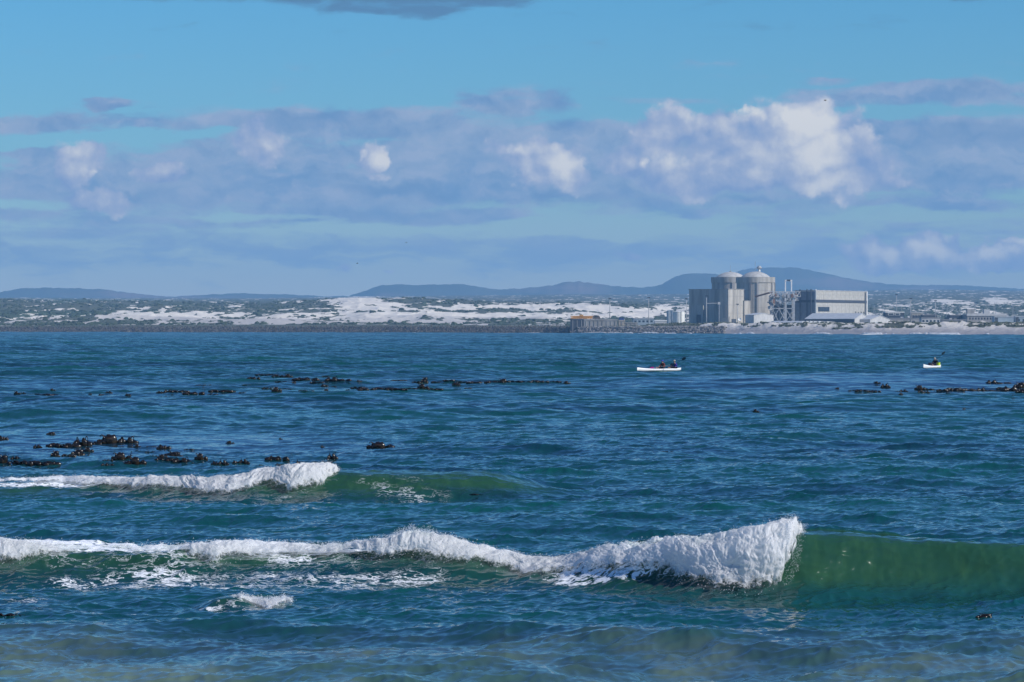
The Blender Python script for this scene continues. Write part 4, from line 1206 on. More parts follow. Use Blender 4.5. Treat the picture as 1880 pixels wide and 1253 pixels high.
# ------------------------------------------------------------------ masts, intake works, outlying buildings
def mast(px, Y, top, bot, label, r=.32, arm=0, headw=1.2, m=None):
    k = Y / FP; z0 = EYE + (HOR - bot) * k - 3
    o = empty('light_mast', ((px - 940) * k, Y, z0), 0, label, 'mast')
    h = EYE + (HOR - top) * k - z0
    MB().cyl(0, 0, 0, h, r * 1.3, r * .7, seg=10).build('pole', m or M_OFFW, o, True)
    q = MB(); q.box(-headw, headw, -.4, .4, h + .003, h + .6)
    for s in (-1, 0, 1): q.box(s * headw * .8 - .25, s * headw * .8 + .25, -.8, -.41, h - .1, h + .7)
    q.build('lamp_head', M_DARKC, o)
    if arm: MB().bar((0, 0, h * .92), (arm, 0, h * .95), .2).build('arm', M_STEEL, o)
    return o


def make_surroundings():
    for a in ((1119.5, 2700, 549, 583, 'white light mast standing on the sand above the grey intake wall'),
              (1191, 2600, 547.5, 600, 'light mast with a dark head midway between intake works and cream tank'),
              (1260.3, 2700, 549.5, 590, 'light mast just left of the dark shaded block, behind the cream tank'),
              (1297, 2640, 544.5, 598, 'tall white mast in front of the dark shaded block'),
              (1354, 2640, 559.5, 598, 'slim white mast in front of the sunlit square tower'),
              (1672, 2700, 549, 586, 'thick white mast right of the turbine hall, tallest in that yard'),
              (1717.5, 2800, 553, 580, 'white mast between the two dark flat-roofed buildings on the right'),
              (1646, 3200, 541.5, 578, 'faint tall mast far behind, just right of the turbine hall')):
        mast(*a, arm=(2.5 if a[0] in (1672,) else 0))
    # jib crane by the dark block
    k = 2650 / FP; z0 = pos(1320, 598, 2650).z; o = empty('jib_crane', ((1320 - 940) * k, 2650, z0), 0, 'low jib crane arm reaching across the dark block to the mast', 'crane')
    Z = lambda r: EYE + (HOR - r) * k - z0
    MB().bar((-22 * k, 0, Z(557.5)), (0, 0, Z(557)), .25).build('jib', M_OFFW, o); MB().bar((0, 0, -2), (0, 0, Z(555)), .35).build('post', M_STEEL, o); MB().box(-1.1, 1.1, -.6, .6, Z(559.5), Z(555)).build('cab', M_OFFW, o)

    # intake works at the end of the breakwater
    Y = 2475; k = Y / FP
    def b2(name, label, cat, x0, x1, top, bot, m, depth=14, Y=Y, roof=None, ribs=0, win=0, roofh=.8):
        k = Y / FP; z0 = EYE + (HOR - bot) * k
        o = empty(name, ((x0 + x1) / 2 * k - 940 * k, Y, z0), 0, label, cat)
        w = (x1 - x0) * k / 2; h = (bot - top) * k
        MB().box(-w, w, 0, depth, -4, h).build('wall', m, o)
        MB().box(-w - .3, w + .3, -.3, depth + .3, h + .003, h + roofh).build('roof', roof or m, o)
        for i in range(ribs):
            x = -w + (i + .5) * 2 * w / ribs; MB().box(x - .25, x + .25, -.35, -.02, -3, h - .05).build('buttress', M_CONC2, o)
        for i in range(win):
            x = -w + (i + .5) * 2 * w / win; MB().box(x - w / win * .55, x + w / win * .55, -.08, -.01, h * .45, h * .75).build('window', M_GLASS, o)
        return o, w, h
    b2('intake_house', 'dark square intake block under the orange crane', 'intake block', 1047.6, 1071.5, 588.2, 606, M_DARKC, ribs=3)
    o, w, h = b2('intake_wall', 'long grey ribbed intake wall right of the dark intake block', 'sea wall', 1072, 1133, 589, 606, M_CONC2, ribs=8, roofh=1.2)
    b2('gate_house', 'small grey gate house under the blue container', 'intake block', 1136, 1147, 590, 606, mat('sandy_concrete', (.38, .33, .27), .9, .2), ribs=1)
    b2('pump_house', 'rusty brown pump house right of the small gate house', 'intake block', 1148, 1171, 594, 606, M_CONC2, ribs=3, win=3)
    o, w, h = b2('site_container', 'dark blue container standing on top of the small gate house', 'container', 1136.5, 1145.5, 584, 588, M_BLUE, depth=6, Y=2476, roofh=.2)
    for i in range(3):
        MB().box(-w + .3 + i * w * .6, -w + .5 + i * w * .6, -.08, -.01, .2, h - .2).build('door_bar', M_DARKC, o)
    # orange travelling crane: lattice boom on trestles, dark cab at its right end
    z0 = EYE + (HOR - 588.2) * k + .8
    o = empty('gantry_crane', ((1075 - 940) * k, Y + 4, z0), 0, 'long orange crane boom lying level over the dark intake block', 'crane')
    X = lambda p: (p - 1075) * k
    t = MB()
    for y in (-.8, .8):
        t.bar((X(1048), y, .7), (X(1089), y, .7), .30); t.bar((X(1048), y, 2.3), (X(1089), y, 2.3), .30)
        for i in range(20): t.bar((X(1048 + i * 2.05), y, .7 if i % 2 else 2.3), (X(1050.05 + i * 2.05), y, 2.3 if i % 2 else .7), .22)
    for i in range(11): t.bar((X(1048 + i * 4.1), -.8, 2.3), (X(1048 + i * 4.1), .8, 2.3), .2)
    t.box(X(1052), X(1088), -.6, .6, 1.0, 2.0)
    t.build('boom', M_ORANGE, o)
    MB().box(X(1064), X(1071), -1.2, 1.2, 2.6, 3.6).build('winch_house', M_ORANGE, o)
    cb = MB().prism([(X(1089), .2), (X(1102), .2), (X(1102), 1.8), (X(1099), 3.0), (X(1091), 3.2), (X(1089), 2.4)], 'y', -1.3, 1.3).build('cab', mat('dark_cab', (.10, .08, .07), .7, .3), o)
    MB().box(X(1092), X(1097), -1.36, -1.31, 1.6, 2.6).build('window', M_GLASS, cb)
    for p in (1050, 1060, 1072, 1085): MB().box(X(p) - .3, X(p) + .3, -.9, .9, -.8, .4).build('leg', M_DARKC, o)
    # other buildings; each row: label, category, x0, x1, top, bottom, wall, depth, distance, roof, windows
    rows = [('pale_building', 'long pale blue-grey workshop behind the gate house', 'workshop', 1163, 1200, 586, 597, M_BLUEG, 20, 2640, M_ROOFG, 5),
            ('open_shed', 'white open-fronted shed left of the silos', 'shed', 1202, 1224, 590, 600, M_OFFW, 12, 2560, M_WHITE, 0),
            ('shore_hut', 'tiny white hut on the shore, leftmost of the white huts by the breakwater', 'hut', 971, 975, 597, 600.5, M_WHITE, 5, 2640, M_WHITE, 0),
            ('shore_hut', 'low white row of huts on the shore left of the intake block', 'hut', 986, 1011, 597.3, 600.5, M_WHITE, 6, 2640, M_OFFW, 6),
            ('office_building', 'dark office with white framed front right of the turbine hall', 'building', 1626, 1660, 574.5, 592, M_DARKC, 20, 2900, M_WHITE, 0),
            ('yard_building', 'pale building just right of the thick white mast', 'building', 1674, 1695, 575, 592, M_CONC, 16, 2900, M_OFFW, 4),
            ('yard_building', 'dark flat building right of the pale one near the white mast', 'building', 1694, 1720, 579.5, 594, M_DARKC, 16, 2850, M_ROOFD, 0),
            ('workshop_hall', 'wide grey-roofed workshop hall behind the dune right of the warehouses', 'workshop', 1634, 1692, 586, 597, M_CONC2, 24, 2700, M_ROOFD, 0),
            ('site_office', 'low pale site office with a grey roof in the middle of the right yard', 'building', 1692, 1726, 585, 597, M_OFFW, 14, 2620, M_ROOFD, 5),
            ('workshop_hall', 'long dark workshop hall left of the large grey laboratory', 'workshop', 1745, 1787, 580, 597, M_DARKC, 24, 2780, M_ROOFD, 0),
            ('yard_building', 'dull grey shed in front of the long dark workshop hall', 'shed', 1728, 1774, 588.5, 597, M_ROOFD, 16, 2650, M_ROOFD, 0),
            ('laboratory_building', 'large grey flat-roofed laboratory with white fascia on the right', 'building', 1776, 1848, 579, 597, mat('mid_concrete', (.26, .25, .24), .9, .2), 30, 2750, M_OFFW, 0),
            ('training_building', 'pale blue block in front of the large grey laboratory, left one of two', 'building', 1826, 1861, 583, 597, M_BLUEG, 16, 2680, M_ROOFG, 0),
            ('training_building', 'pale blue block at the right edge of the photo', 'building', 1864, 1930, 582.5, 597, M_BLUEG, 16, 2690, M_ROOFG, 6),
            ('fuel_tanker', 'long white tanker trailer parked behind the dune', 'trailer', 1737, 1750, 593, 597, M_WHITE, 3, 2480, M_OFFW, 0)]
    for (nm, lb, ct, x0, x1, tp, bt, m_, dp, YY, rf, wn) in rows:
        if nm == 'fuel_tanker':
            k2 = YY / FP; o = empty(nm, ((1743.5 - 940) * k2, YY, EYE + (HOR - 597) * k2), 0, lb, ct)
            MB().cyl(0, 0, -2.7, 2.7, .95, seg=20).build('tank', M_WHITE, o, True, M=Matrix.Translation((0, 0, 1.5)) @ Matrix.Rotation(math.pi / 2, 4, 'Y'))
            for x in (-2, -1.1, 2):
                MB().cyl(0, 0, -1.1, 1.1, .42, seg=12).build('wheel', M_DARKC, o, M=Matrix.Translation((x, 0, .4)) @ Matrix.Rotation(math.pi / 2, 4, 'X'))
            continue
        o, w, h = b2(nm, lb, ct, x0, x1, tp, bt, m_, dp, YY, rf, 0, wn, roofh=.9)
        if nm == 'open_shed': MB().box(-w * .35, w * .45, -.1, -.01, 0, h * .6).build('opening_shade', M_DARKC, o)  # dark panel painted for the shade inside the open front
        if nm == 'office_building':
            for a, b_ in ((-.75, -.1), (.0, .55)):
                fr = MB().box(w * a, w * b_, -.5, -.02, h * .72, h * .95).build('window', M_WHITE, o); MB().box(w * a + .5, w * b_ - .5, -.6, -.51, h * .76, h * .92).build('pane', M_GLASS, fr)
        if nm == 'laboratory_building':
            MB().box(-w - .6, w + .6, -.7, -.32, h - .6, h + 1.4).build('fascia', M_OFFW, o)
            MB().box(-w * .95, -w * .58, 6, 14, h + .9, h + 5.5).build('roof_room', M_CONC2, o); MB().box(-w * .10, w * .2, 6, 14, h + .9, h + 5.2).build('roof_room', M_OFFW, o)
            for i in range(12): MB().box(-w * .9 + i * w * .15, -w * .9 + i * w * .15 + 1.2, -.12, -.02, h * .55, h * .75).build('window', M_GLASS, o)
        if nm in ('workshop_hall', 'yard_building'):
            for i in range(3): MB().box(-w * .7 + i * w * .55, -w * .7 + i * w * .55 + 2.4, -.12, -.02, h * .25, h * .7).build('door', M_CONC2 if m_ is M_DARKC else M_DARKC, o)
            if m_ is not M_OFFW: MB().box(-w * .3, -w * .1, 3, 7, h + .9, h + 1.9).build('roof_vent', M_OFFW, o)
        if nm == 'training_building': MB().box(-w + .4, -w + 3, -.14, -.02, 0, h).build('door', M_DARKC, o)
    # open box pavilion right of the turbine hall and two tent roofs
    for i, (x0, x1, lb) in enumerate(((1755, 1777, 'pale pyramid tent roof, left one of two behind the right dune'), (1791, 1815, 'pale pyramid tent roof, right one of two behind the right dune'))):
        k2 = 2450 / FP; w = (x1 - x0) * k2 / 2; zb = EYE + (HOR - 598) * k2; o = empty('tent_pavilion', ((x0 + x1) / 2 * k2 - 940 * k2, 2450, zb), 0, lb, 'tent')
        h1 = (598 - 593.5) * k2; h2 = (598 - 588.5) * k2
        q = MB(); V = [q.bm.verts.new(c) for c in ((-w, -w, h1), (w, -w, h1), (w, w, h1), (-w, w, h1), (0, 0, h2))]
        for a, b_ in ((0, 1), (1, 2), (2, 3), (3, 0)): q.bm.faces.new((V[a], V[b_], V[4]))
        q.bm.faces.new(V[:4][::-1]); q.build('canopy', M_CONC, o)
        for sx in (-1, 1):
            for sy in (-1, 1): MB().bar((sx * w * .95, sy * w * .95, -3), (sx * w * .95, sy * w * .95, h1), .12).build('pole', M_STEEL, o)
    # electricity pylons and posts far behind on the right
    rr = random.Random(2)
    spots = [(1605, 561, 575), (1622, 556, 575), (1655, 563, 580), (1699, 562, 578), (1739, 563, 577), (1762, 561, 577), (1790, 558, 566), (1826, 556, 572), (1860, 560, 578), (1731, 560, 575)]
    on = ['first', 'second', 'third', 'fourth', 'fifth', 'sixth', 'seventh', 'eighth', 'ninth', 'tenth']
    for i, (p, t, b) in enumerate(sorted(spots)):
        Yp = 3400 + (i * 53) % 300; k2 = Yp / FP; o = empty('power_pylon', ((p - 940) * k2, Yp, EYE + (HOR - b) * k2 - 3), 0, f'thin pale steel pylon right of the turbine hall, {on[i]} from the left', 'pylon', 'pylons right of the station')
        h = (b - t) * k2 + 3; q = MB()
        for sx in (-1, 1):
            for sy in (-1, 1): q.bar((sx * 1.3, sy * 1.3, 0), (sx * .2, sy * .2, h), .13, 4)
        for j in range(6):
            a, c = 1.3 - 1.1 * j / 6, 1.3 - 1.1 * (j + 1) / 6; q.bar((-a, -a, h * j / 6), (c, -c, h * (j + 1) / 6), .1, 4)
        q.build('lattice', M_STEEL, o)
        MB().box(-2, 2, -.15, .15, h * .82, h * .85).build('crossarm', M_STEEL, o)


make_surroundings()


# ------------------------------------------------------------------ kelp
def kelp_mat():
    m = bpy.data.materials.new('wet_kelp'); m.use_nodes = True; N = NT(m.node_tree); b = m.node_tree.nodes['Principled BSDF']
    n = N.noise(N.n('TexCoord').outputs['Object'], 3.5, 4, .6)
    N.set(b.inputs['Base Color'], N.mix(N.rng(n, .45, .75), (.008, .006, .004), (.045, .028, .012)))
    b.inputs['Roughness'].default_value = .22; b.inputs['Specular IOR Level'].default_value = .35
    return m


M_KELP = kelp_mat()


def kelp_proto(kind, seed):
    """unit clump: about 1 wide, 1 high above the water; kinds: mound, raft, blade"""
    rr = random.Random(seed); m = MB(); bm = m.bm
    def ribbon(x, y, ang, ln, w, up, curl):
        prev = None; n = 7
        for i in range(n):
            t = i / (n - 1); c = math.cos(ang) * ln * t * (1 - .3 * curl * t); s_ = math.sin(ang) * ln * t * (1 - .3 * curl * t)
            z = up * math.sin(math.pi * min(1, t * (.55 + .4 * curl))) - .08 * (t > .9)
            ww = w * (.5 + .8 * math.sin(math.pi * min(.95, t + .12))) * (1 if t < .9 else .4)
            px_, py_ = -math.sin(ang) * ww, math.cos(ang) * ww
            tw = .35 * math.sin(4 * t + seed) * ww
            a = bm.verts.new((x + c + px_, y + s_ + py_, z + tw)); b = bm.verts.new((x + c - px_, y + s_ - py_, z - tw)); mid = bm.verts.new((x + c, y + s_, z + .04))
            if prev: bm.faces.new((prev[0], prev[2], mid, a)); bm.faces.new((prev[2], prev[1], b, mid))
            prev = (a, b, mid)
    if kind == 'mound': n, hs = 9, 1.
    elif kind == 'raft': n, hs = 20, .62
    else: n, hs = 3, .35
    for i in range(n):
        x = rr.uniform(-.42, .42) if n > 3 else rr.uniform(-.15, .15); y = rr.uniform(-.25, .25)
        h = hs * (1 - (abs(x) * 1.7) ** 2 * (kind == 'mound')) * rr.uniform(.45, 1.0)
        r = rr.uniform(.10, .20) if kind != 'raft' else rr.uniform(.05, .10)
        M = Matrix.Translation((x, y, h * .35)) @ Matrix.Rotation(rr.uniform(0, 6), 4, 'Z') @ Matrix.Diagonal((r * 1.3, r, max(.12, h * .62), 1))
        v0 = len(bm.verts)
        res = bmesh.ops.create_icosphere(bm, subdivisions=2, radius=1, matrix=M)
        for v in res['verts']:
            q = v.co; k = 1 + .22 * math.sin(17 * q.x + 9 * q.z + seed) * math.sin(13 * q.y + 11 * q.z)
            v.co = Vector((x + (q.x - x) * k, y + (q.y - y) * k, q.z * (1 + .12 * math.sin(23 * q.x))))
    for i in range(9 if kind != 'blade' else 3):
        up = rr.uniform(.25, .95) * hs if kind != 'blade' else rr.uniform(.8, 1.15)
        ribbon(rr.uniform(-.35, .3), rr.uniform(-.2, .2), rr.uniform(-.7, .7) + (math.pi if rr.random() < .5 else 0), rr.uniform(.18, .42), rr.uniform(.03, .07), up, rr.random())
    o = m.build('kelp_clump', M_KELP, smooth=True)
    sol = o.modifiers.new('thickness', 'SOLIDIFY'); sol.thickness = .012
    return o


KELP = {  # zone phrase: clumps (px, waterline py, width, height)
    'in the far left kelp row': [(32, 726, 9, 6), (44, 724, 8, 4), (62, 735, 3, 3), (82, 726, 48, 6), (97, 718, 8, 4), (145, 722, 8, 2), (162, 725, 6, 3), (181, 726, 8, 4), (195, 722, 9, 5), (230, 727, 8, 6), (288, 722, 13, 5), (302, 721, 12, 6), (308, 726, 5, 2), (322, 721, 32, 6), (349, 724, 32, 8), (368, 721, 8, 10), (386, 725, 18, 3), (400, 721, 40, 7), (438, 723, 12, 4)],
    'in the slanting far row': [(465, 697, 20, 7), (449, 708, 12, 2), (371, 708, 24, 3), (487, 689, 36, 4), (514, 692, 24, 5), (529, 694, 12, 7), (558, 698, 40, 8), (577, 700, 14, 5), (596, 693, 12, 4), (608, 701, 20, 9), (626, 701, 30, 5), (517, 702, 26, 4), (538, 704, 6, 4), (582, 704, 26, 5)],
    'between slanting and far rows': [(488, 715, 16, 6), (505, 720, 14, 9), (519, 715, 28, 2), (596, 712, 10, 6), (555, 719, 14, 3), (572, 718, 10, 3), (598, 718, 6, 5), (613, 711, 8, 3)],
    'in the lower centre row': [(636, 717, 6, 3), (656, 714, 26, 6), (671, 717, 26, 7), (709, 716, 42, 8), (736, 716, 26, 6), (757, 715, 20, 5), (777, 715, 16, 9), (799, 716, 26, 5), (840, 715, 12, 3), (859, 714, 12, 4)],
    'in the long upper centre row': [(661, 702, 8, 4), (729, 700, 28, 4), (767, 704, 16, 6), (780, 703, 10, 11), (801, 703, 22, 4), (825, 703, 22, 5), (838, 709, 11, 8), (852, 703.5, 24, 4), (879, 703.5, 36, 5), (910, 703, 30, 5), (928, 703, 18, 7), (951, 703, 28, 5), (971, 702.5, 22, 4), (985, 702, 14, 4), (998, 704, 20, 5), (1024, 703.5, 18, 5), (1042, 704.5, 10, 5)],
    'at the back of the left kelp bed': [(7, 808, 14, 9), (92, 798, 12, 6), (71, 823, 12, 8), (118, 821, 56, 13), (153, 819, 24, 18), (172, 816, 30, 10), (206, 815, 40, 17), (235, 814, 26, 13), (252, 822, 10, 7), (302, 825, 20, 10), (279, 821, 18, 3), (351, 826, 18, 5), (424, 815, 12, 6)],
    'in the middle of the left kelp bed': [(104, 839, 12, 12), (129, 839, 22, 8), (146, 835, 18, 12), (165, 831, 14, 9), (223, 845, 28, 14), (241, 837, 8, 9), (320, 838, 24, 10), (300, 840, 14, 7), (282, 838, 14, 4), (279, 831, 18, 4), (371, 845, 18, 13)],
    'at the front of the left kelp bed': [(3, 851, 16, 18), (26, 844, 14, 8), (38, 853, 42, 13), (80, 856, 54, 14), (199, 846, 16, 6), (252, 854, 26, 14), (235, 852, 12, 6), (194, 856, 12, 6), (207, 856, 8, 4), (306, 848, 36, 10), (334, 849, 26, 11), (352, 852, 10, 3), (397, 854, 14, 9), (412, 854, 14, 12), (436, 852, 10, 8), (452, 852, 14, 11)],
    'behind the second breaker': [(511, 845, 36, 13), (536, 841, 6, 8), (516, 856, 12, 7), (551, 857, 10, 16), (579, 856, 10, 8), (597, 856, 20, 11), (609, 845, 14, 14), (592, 822, 6, 4), (516, 807, 6, 4), (480, 855, 6, 4)],
    'in the sparse right field': [(1537, 715, 6, 4), (1566, 718, 14, 3), (1580, 719, 17, 6), (1594, 720, 9, 4), (1609, 721, 16, 6), (1611, 704, 10, 4), (1627, 713, 12, 9), (1652, 725, 7, 4), (1662, 720, 11, 6), (1651, 720, 10, 2.5), (1691, 717, 16, 9), (1689, 721, 8, 6), (1708, 716, 16, 5), (1700, 722, 8, 5)],
    'in the dense right field': [(1733, 719, 22, 8), (1753, 718, 32, 10), (1773, 718, 26, 8), (1789, 718, 22, 5), (1803, 718, 14, 7), (1816, 718.5, 18, 5), (1830, 718, 16, 3), (1824, 705, 16, 7), (1834, 706, 14, 5), (1851, 705, 12, 4), (1841, 715, 22, 7), (1856, 719, 26, 10), (1872, 714, 18, 12), (1876, 721, 16, 8), (1740, 723, 7, 3), (1834.5, 732, 3, 6), (1860.5, 733, 8, 8), (1772, 752, 5, 3)]}
KELP_ALONE = [(697, 823, 38, 12, 'pair of dark kelp humps floating alone right of the left kelp bed', 'mound'), (1394, 758, 9, 6, 'small kelp head floating alone in open water below the tandem kayak', 'mound'),
              (1326, 741, 5, 3, 'tiny kelp tip up and left of the small lone kelp head', 'blade'), (1422, 716, 5, 3, 'tiny kelp tip between the tandem kayak and the right kelp field', 'blade'),
              (1226, 830, 20, 4, 'flat dark kelp raft floating alone in the middle water', 'raft'), (866, 908, 30, 3, 'flat submerged kelp raft right of the second breaker', 'raft'),
              (14, 1131, 46, 11, 'glistening brown kelp clump at the left edge in the foreground', 'raft'), (1804, 1134, 24, 10, 'pointed brown kelp clump at the lower right in front of the green wall', 'mound'),
              (1880, 1135, 16, 6, 'brown kelp piece cut by the right edge of the photo', 'mound')]
ORD = 'first second third fourth fifth sixth seventh eighth ninth tenth eleventh twelfth thirteenth fourteenth fifteenth sixteenth seventeenth eighteenth nineteenth twentieth'.split()


def water_at(px, Y):
    x = np.array([(px - 940) / FP * Y]); _, xx, yy, zz, _, _ = sea_surface(x, np.array([Y * 1.0])); return float(xx[0]), float(yy[0]), float(zz[0])


def find_water(px, py):
    """a point of the sea surface at azimuth px that the row py first meets, walking outward"""
    Y = np.arange(max(25, EYE * FP / (py - HOR) * .80), EYE * FP / (py - HOR) * 1.25, .0015 * EYE * FP / (py - HOR))
    _, xx, yy, zz, _, _ = sea_surface((px - 940) / FP * Y, Y)
    r = HOR + (EYE - zz) * FP / yy
    i = np.flatnonzero(r <= py)
    i = i[0] if len(i) else int(np.argmin(abs(r - py)))
    return float(xx[i]), float(yy[i]), float(zz[i])


def make_kelp():
    protos = {'mound': [kelp_proto('mound', s) for s in (1, 2, 3, 4)], 'raft': [kelp_proto('raft', s) for s in (5, 6, 7)], 'blade': [kelp_proto('blade', s) for s in (8, 9)]}
    used = set(); rr = random.Random(12)
    def put(px, py, w, h, label, kind=None, group=None):
        kind = kind or ('blade' if w < 9 and h >= w else 'raft' if w > 2.6 * h else 'mound')
        p = rr.choice(protos[kind])
        if p.name in used: o = p.copy(); COL.objects.link(o)
        else: o = p; used.add(p.name)
        x, y, z = find_water(px, py); k = y / FP
        o.location = (x, y, z - .03); W = w * k * 1.35; H = h * k * 1.12
        o.scale = (W * rr.choice((-1, 1)) if False else W, max(W * .5, H * .8), H); o.rotation_euler = (0, 0, rr.uniform(-.25, .25))
        tag(o, label, 'kelp', group)
    for zone, L in KELP.items():
        L = sorted(L)
        for i, (px, py, w, h) in enumerate(L):
            look = 'wide low' if w > 24 and w > 2.6 * h else 'wide humped' if w > 24 else 'tall narrow' if h > w else 'small dark' if w < 14 else 'rounded dark'
            put(px, py, w, h, f'{look} kelp clump {zone}, {ORD[i]} from the left', group='kelp clumps ' + zone)
    for (px, py, w, h, lb, kd) in KELP_ALONE: put(px, py, w, h, lb, kd)
    for L in protos.values():
        for p in L:
            if p.name not in used: bpy.data.objects.remove(p)


make_kelp()


# ------------------------------------------------------------------ people, kayaks, paddles
M_SKIN = mat('skin', (.42, .25, .17), .6, .3, var=.05)
M_HULL = mat('white_hull', (.80, .80, .80), .3, .5, var=.03)
M_BLACKC = mat('black_cloth', (.015, .015, .03), .8, .2)
M_REDC = mat('maroon_cloth', (.16, .025, .02), .8, .2)
M_PURP = mat('violet_blue_cloth', (.05, .03, .30), .8, .2)
M_CAPB = mat('blue_cap_cloth', (.05, .06, .40), .8, .2)
M_HATP = mat('pale_hat_cloth', (.40, .38, .34), .8, .2)
M_LIME = mat('lime_vest', (.45, .62, .04), .7, .2)
M_PINK = mat('magenta_plastic', (.70, .02, .30), .4, .4)
M_CARB = mat('dark_blade', (.015, .04, .06), .35, .5)
M_HAIR = mat('dark_hair', (.02, .014, .01), .9, .2)


def skinned(name, chains, m, parent, root=0, sub=1):
    """chains of ((x,y,z), radius); a chain may start with an index tuple ('@', i) of a joint already laid"""
    vs = []; es = []; rs_ = []
    for ch in chains:
        prev = None
        for it in ch:
            if it[0] == '@': prev = it[1]; continue
            vs.append(it[0]); rs_.append(it[1]); i = len(vs) - 1
            if prev is not None: es.append((prev, i))
            prev = i
    me = bpy.data.meshes.new(name); me.from_pydata([Vector(v) for v in vs], es, []); me.materials.append(m)
    o = bpy.data.objects.new(name, me); COL.objects.link(o)
    sm = o.modifiers.new('skin', 'SKIN'); sm.use_smooth_shade = True
    for i, r in enumerate(rs_): me.skin_vertices[0].data[i].radius = (r, r)
    me.skin_vertices[0].data[root].use_root = True
    if sub: ss = o.modifiers.new('sub', 'SUBSURF'); ss.levels = sub; ss.render_levels = sub
    if parent: o.parent = parent
    return o


def paddler(loc, rz, label, jacket, cap, hands, lean=.06, turn=0., vest=None, hair=True, brim=.06):
    """seated figure facing local +x; hands: the two grip points in local coordinates"""
    root = empty('person', loc, rz, label, 'person')
    hip = Vector((0, 0, .12)); ch = hip + Vector((lean * 1.4, 0, .34)); nk = hip + Vector((lean * 2, 0, .50)); hd = nk + Vector((.03, 0, .17))
    ca, sa = math.cos(turn), math.sin(turn)
    def sh(s): return nk + Vector((-.01 - s * .19 * sa, s * .19 * ca, -.05))
    chains = [[(hip, .15), (hip + Vector((lean * .7, 0, .17)), .135), (ch, .15), (nk - Vector((0, 0, .03)), .075), (nk + Vector((.01, 0, .05)), .055), (hd - Vector((.0, 0, .05)), .075), (hd, .095), (hd + Vector((-.01, 0, .07)), .075)]]
    arms = []
    for s, hp in ((1, hands[0]), (-1, hands[1])):
        S0 = sh(s); H = Vector(hp); mid = (S0 + H) / 2; d = (H - S0).length
        drop = math.sqrt(max(.0, .31 ** 2 - (d / 2) ** 2)) if d < .62 else .02
        E_ = mid + Vector((-.25 * drop, s * .5 * drop, -.8 * drop))
        dirn = (H - E_).normalized(); Wp = H - dirn * .05
        arms.append((S0, E_, Wp, H, dirn, s))
        n = sum(len([i for i in c if i[0] != '@']) for c in chains)
        chains.append([('@', 2), (S0, .065), (S0.lerp(E_, .5), .052), (E_, .042), (E_.lerp(Wp, .5), .038), (Wp, .027), (H + dirn * .01, .034)])
        palm = n + 5
        side = dirn.cross(Vector((0, 0, 1))).normalized(); upv = side.cross(dirn)
        for f in range(4):
            b = H + dirn * .04 + side * ((f - 1.5) * .021); l = (.030, .036, .033, .026)[f]
            chains.append([('@', palm), (b, .0085), (b + dirn * l * .6 - upv * .018, .0085), (b - dirn * .004 - upv * .042, .0075)])
        b = H + side * (-.035 * s)
        chains.append([('@', palm), (b, .011), (b + dirn * .02 - upv * .03, .009)])
    for s in (1, -1):
        chains.append([('@', 0), (hip + Vector((.10, s * .10, .0)), .085), (hip + Vector((.44, s * .15, .16)), .062), (hip + Vector((.62, s * .13, .05)), .052), (hip + Vector((.82, s * .11, -.04)), .038), (hip + Vector((.84, s * .11, .06)), .034), (hip + Vector((.86, s * .11, .12)), .028)])
    # nose, chin and ears as small stubs on the head
    chains.append([('@', 6), (hd + Vector((.085, 0, .0)), .020), (hd + Vector((.115, 0, -.015)), .012)])
    chains.append([('@', 5), (hd + Vector((.07, 0, -.085)), .025)])
    for s in (1, -1): chains.append([('@', 6), (hd + Vector((.0, s * .10, .0)), .018)])
    skinned('body', chains, M_SKIN, root)
    for s in (1, -1): MB().ball(hd + Vector((.092, s * .034, .015)), .012).build('eye', M_BLACKC, root, True)
    MB().ball(hd + Vector((.095, 0, -.045)), .018, (.5, 1.3, .35)).build('mouth', mat('lips', (.25, .08, .07), .6), root, True)
    jc = [[(hip + Vector((0, 0, -.02)), .17), (hip + Vector((lean * .7, 0, .17)), .158), (ch, .175), (nk - Vector((0, 0, .02)), .088)]]
    for (S0, E_, Wp, H, dirn, s) in arms:
        jc.append([('@', 2), (S0, .088), (S0.lerp(E_, .5), .072), (E_, .060), (Wp, .042)])
    skinned('jacket', jc, jacket, root)
    tr = [[(hip + Vector((0, 0, -.03)), .165)]]
    for s in (1, -1):
        tr.append([('@', 0), (hip + Vector((.10, s * .10, .0)), .10), (hip + Vector((.44, s * .15, .16)), .076), (hip + Vector((.62, s * .13, .05)), .064), (hip + Vector((.78, s * .11, -.02)), .05)])
    skinned('trousers', tr, M_BLACKC, root)
    if hair: MB().ball(hd + Vector((-.025, 0, .02)), .112, (1, .98, 1.0), 2).build('hair', M_HAIR, root, True)
    c = MB().lathe([(.118, -.01), (.12, .03), (.105, .075), (.06, .105), (.01, .115)], seg=20)
    c.prism([(.04, -.085), (.19 + brim, -.05), (.19 + brim, .05), (.04, .085)], 'y', 0, .012) if False else None
    c.box(.06, .16 + brim, -.075, .075, -.005, .008)
    c.build('cap', cap, root, True, M=Matrix.Translation(hd + Vector((-.008, 0, .035))))
    if vest:
        v = [[(hip + Vector((lean * .4, 0, .08)), .185), (hip + Vector((lean * .9, 0, .22)), .19), (ch + Vector((0, 0, .02)), .185)]]
        skinned('life_vest', v, vest, root)
    return root


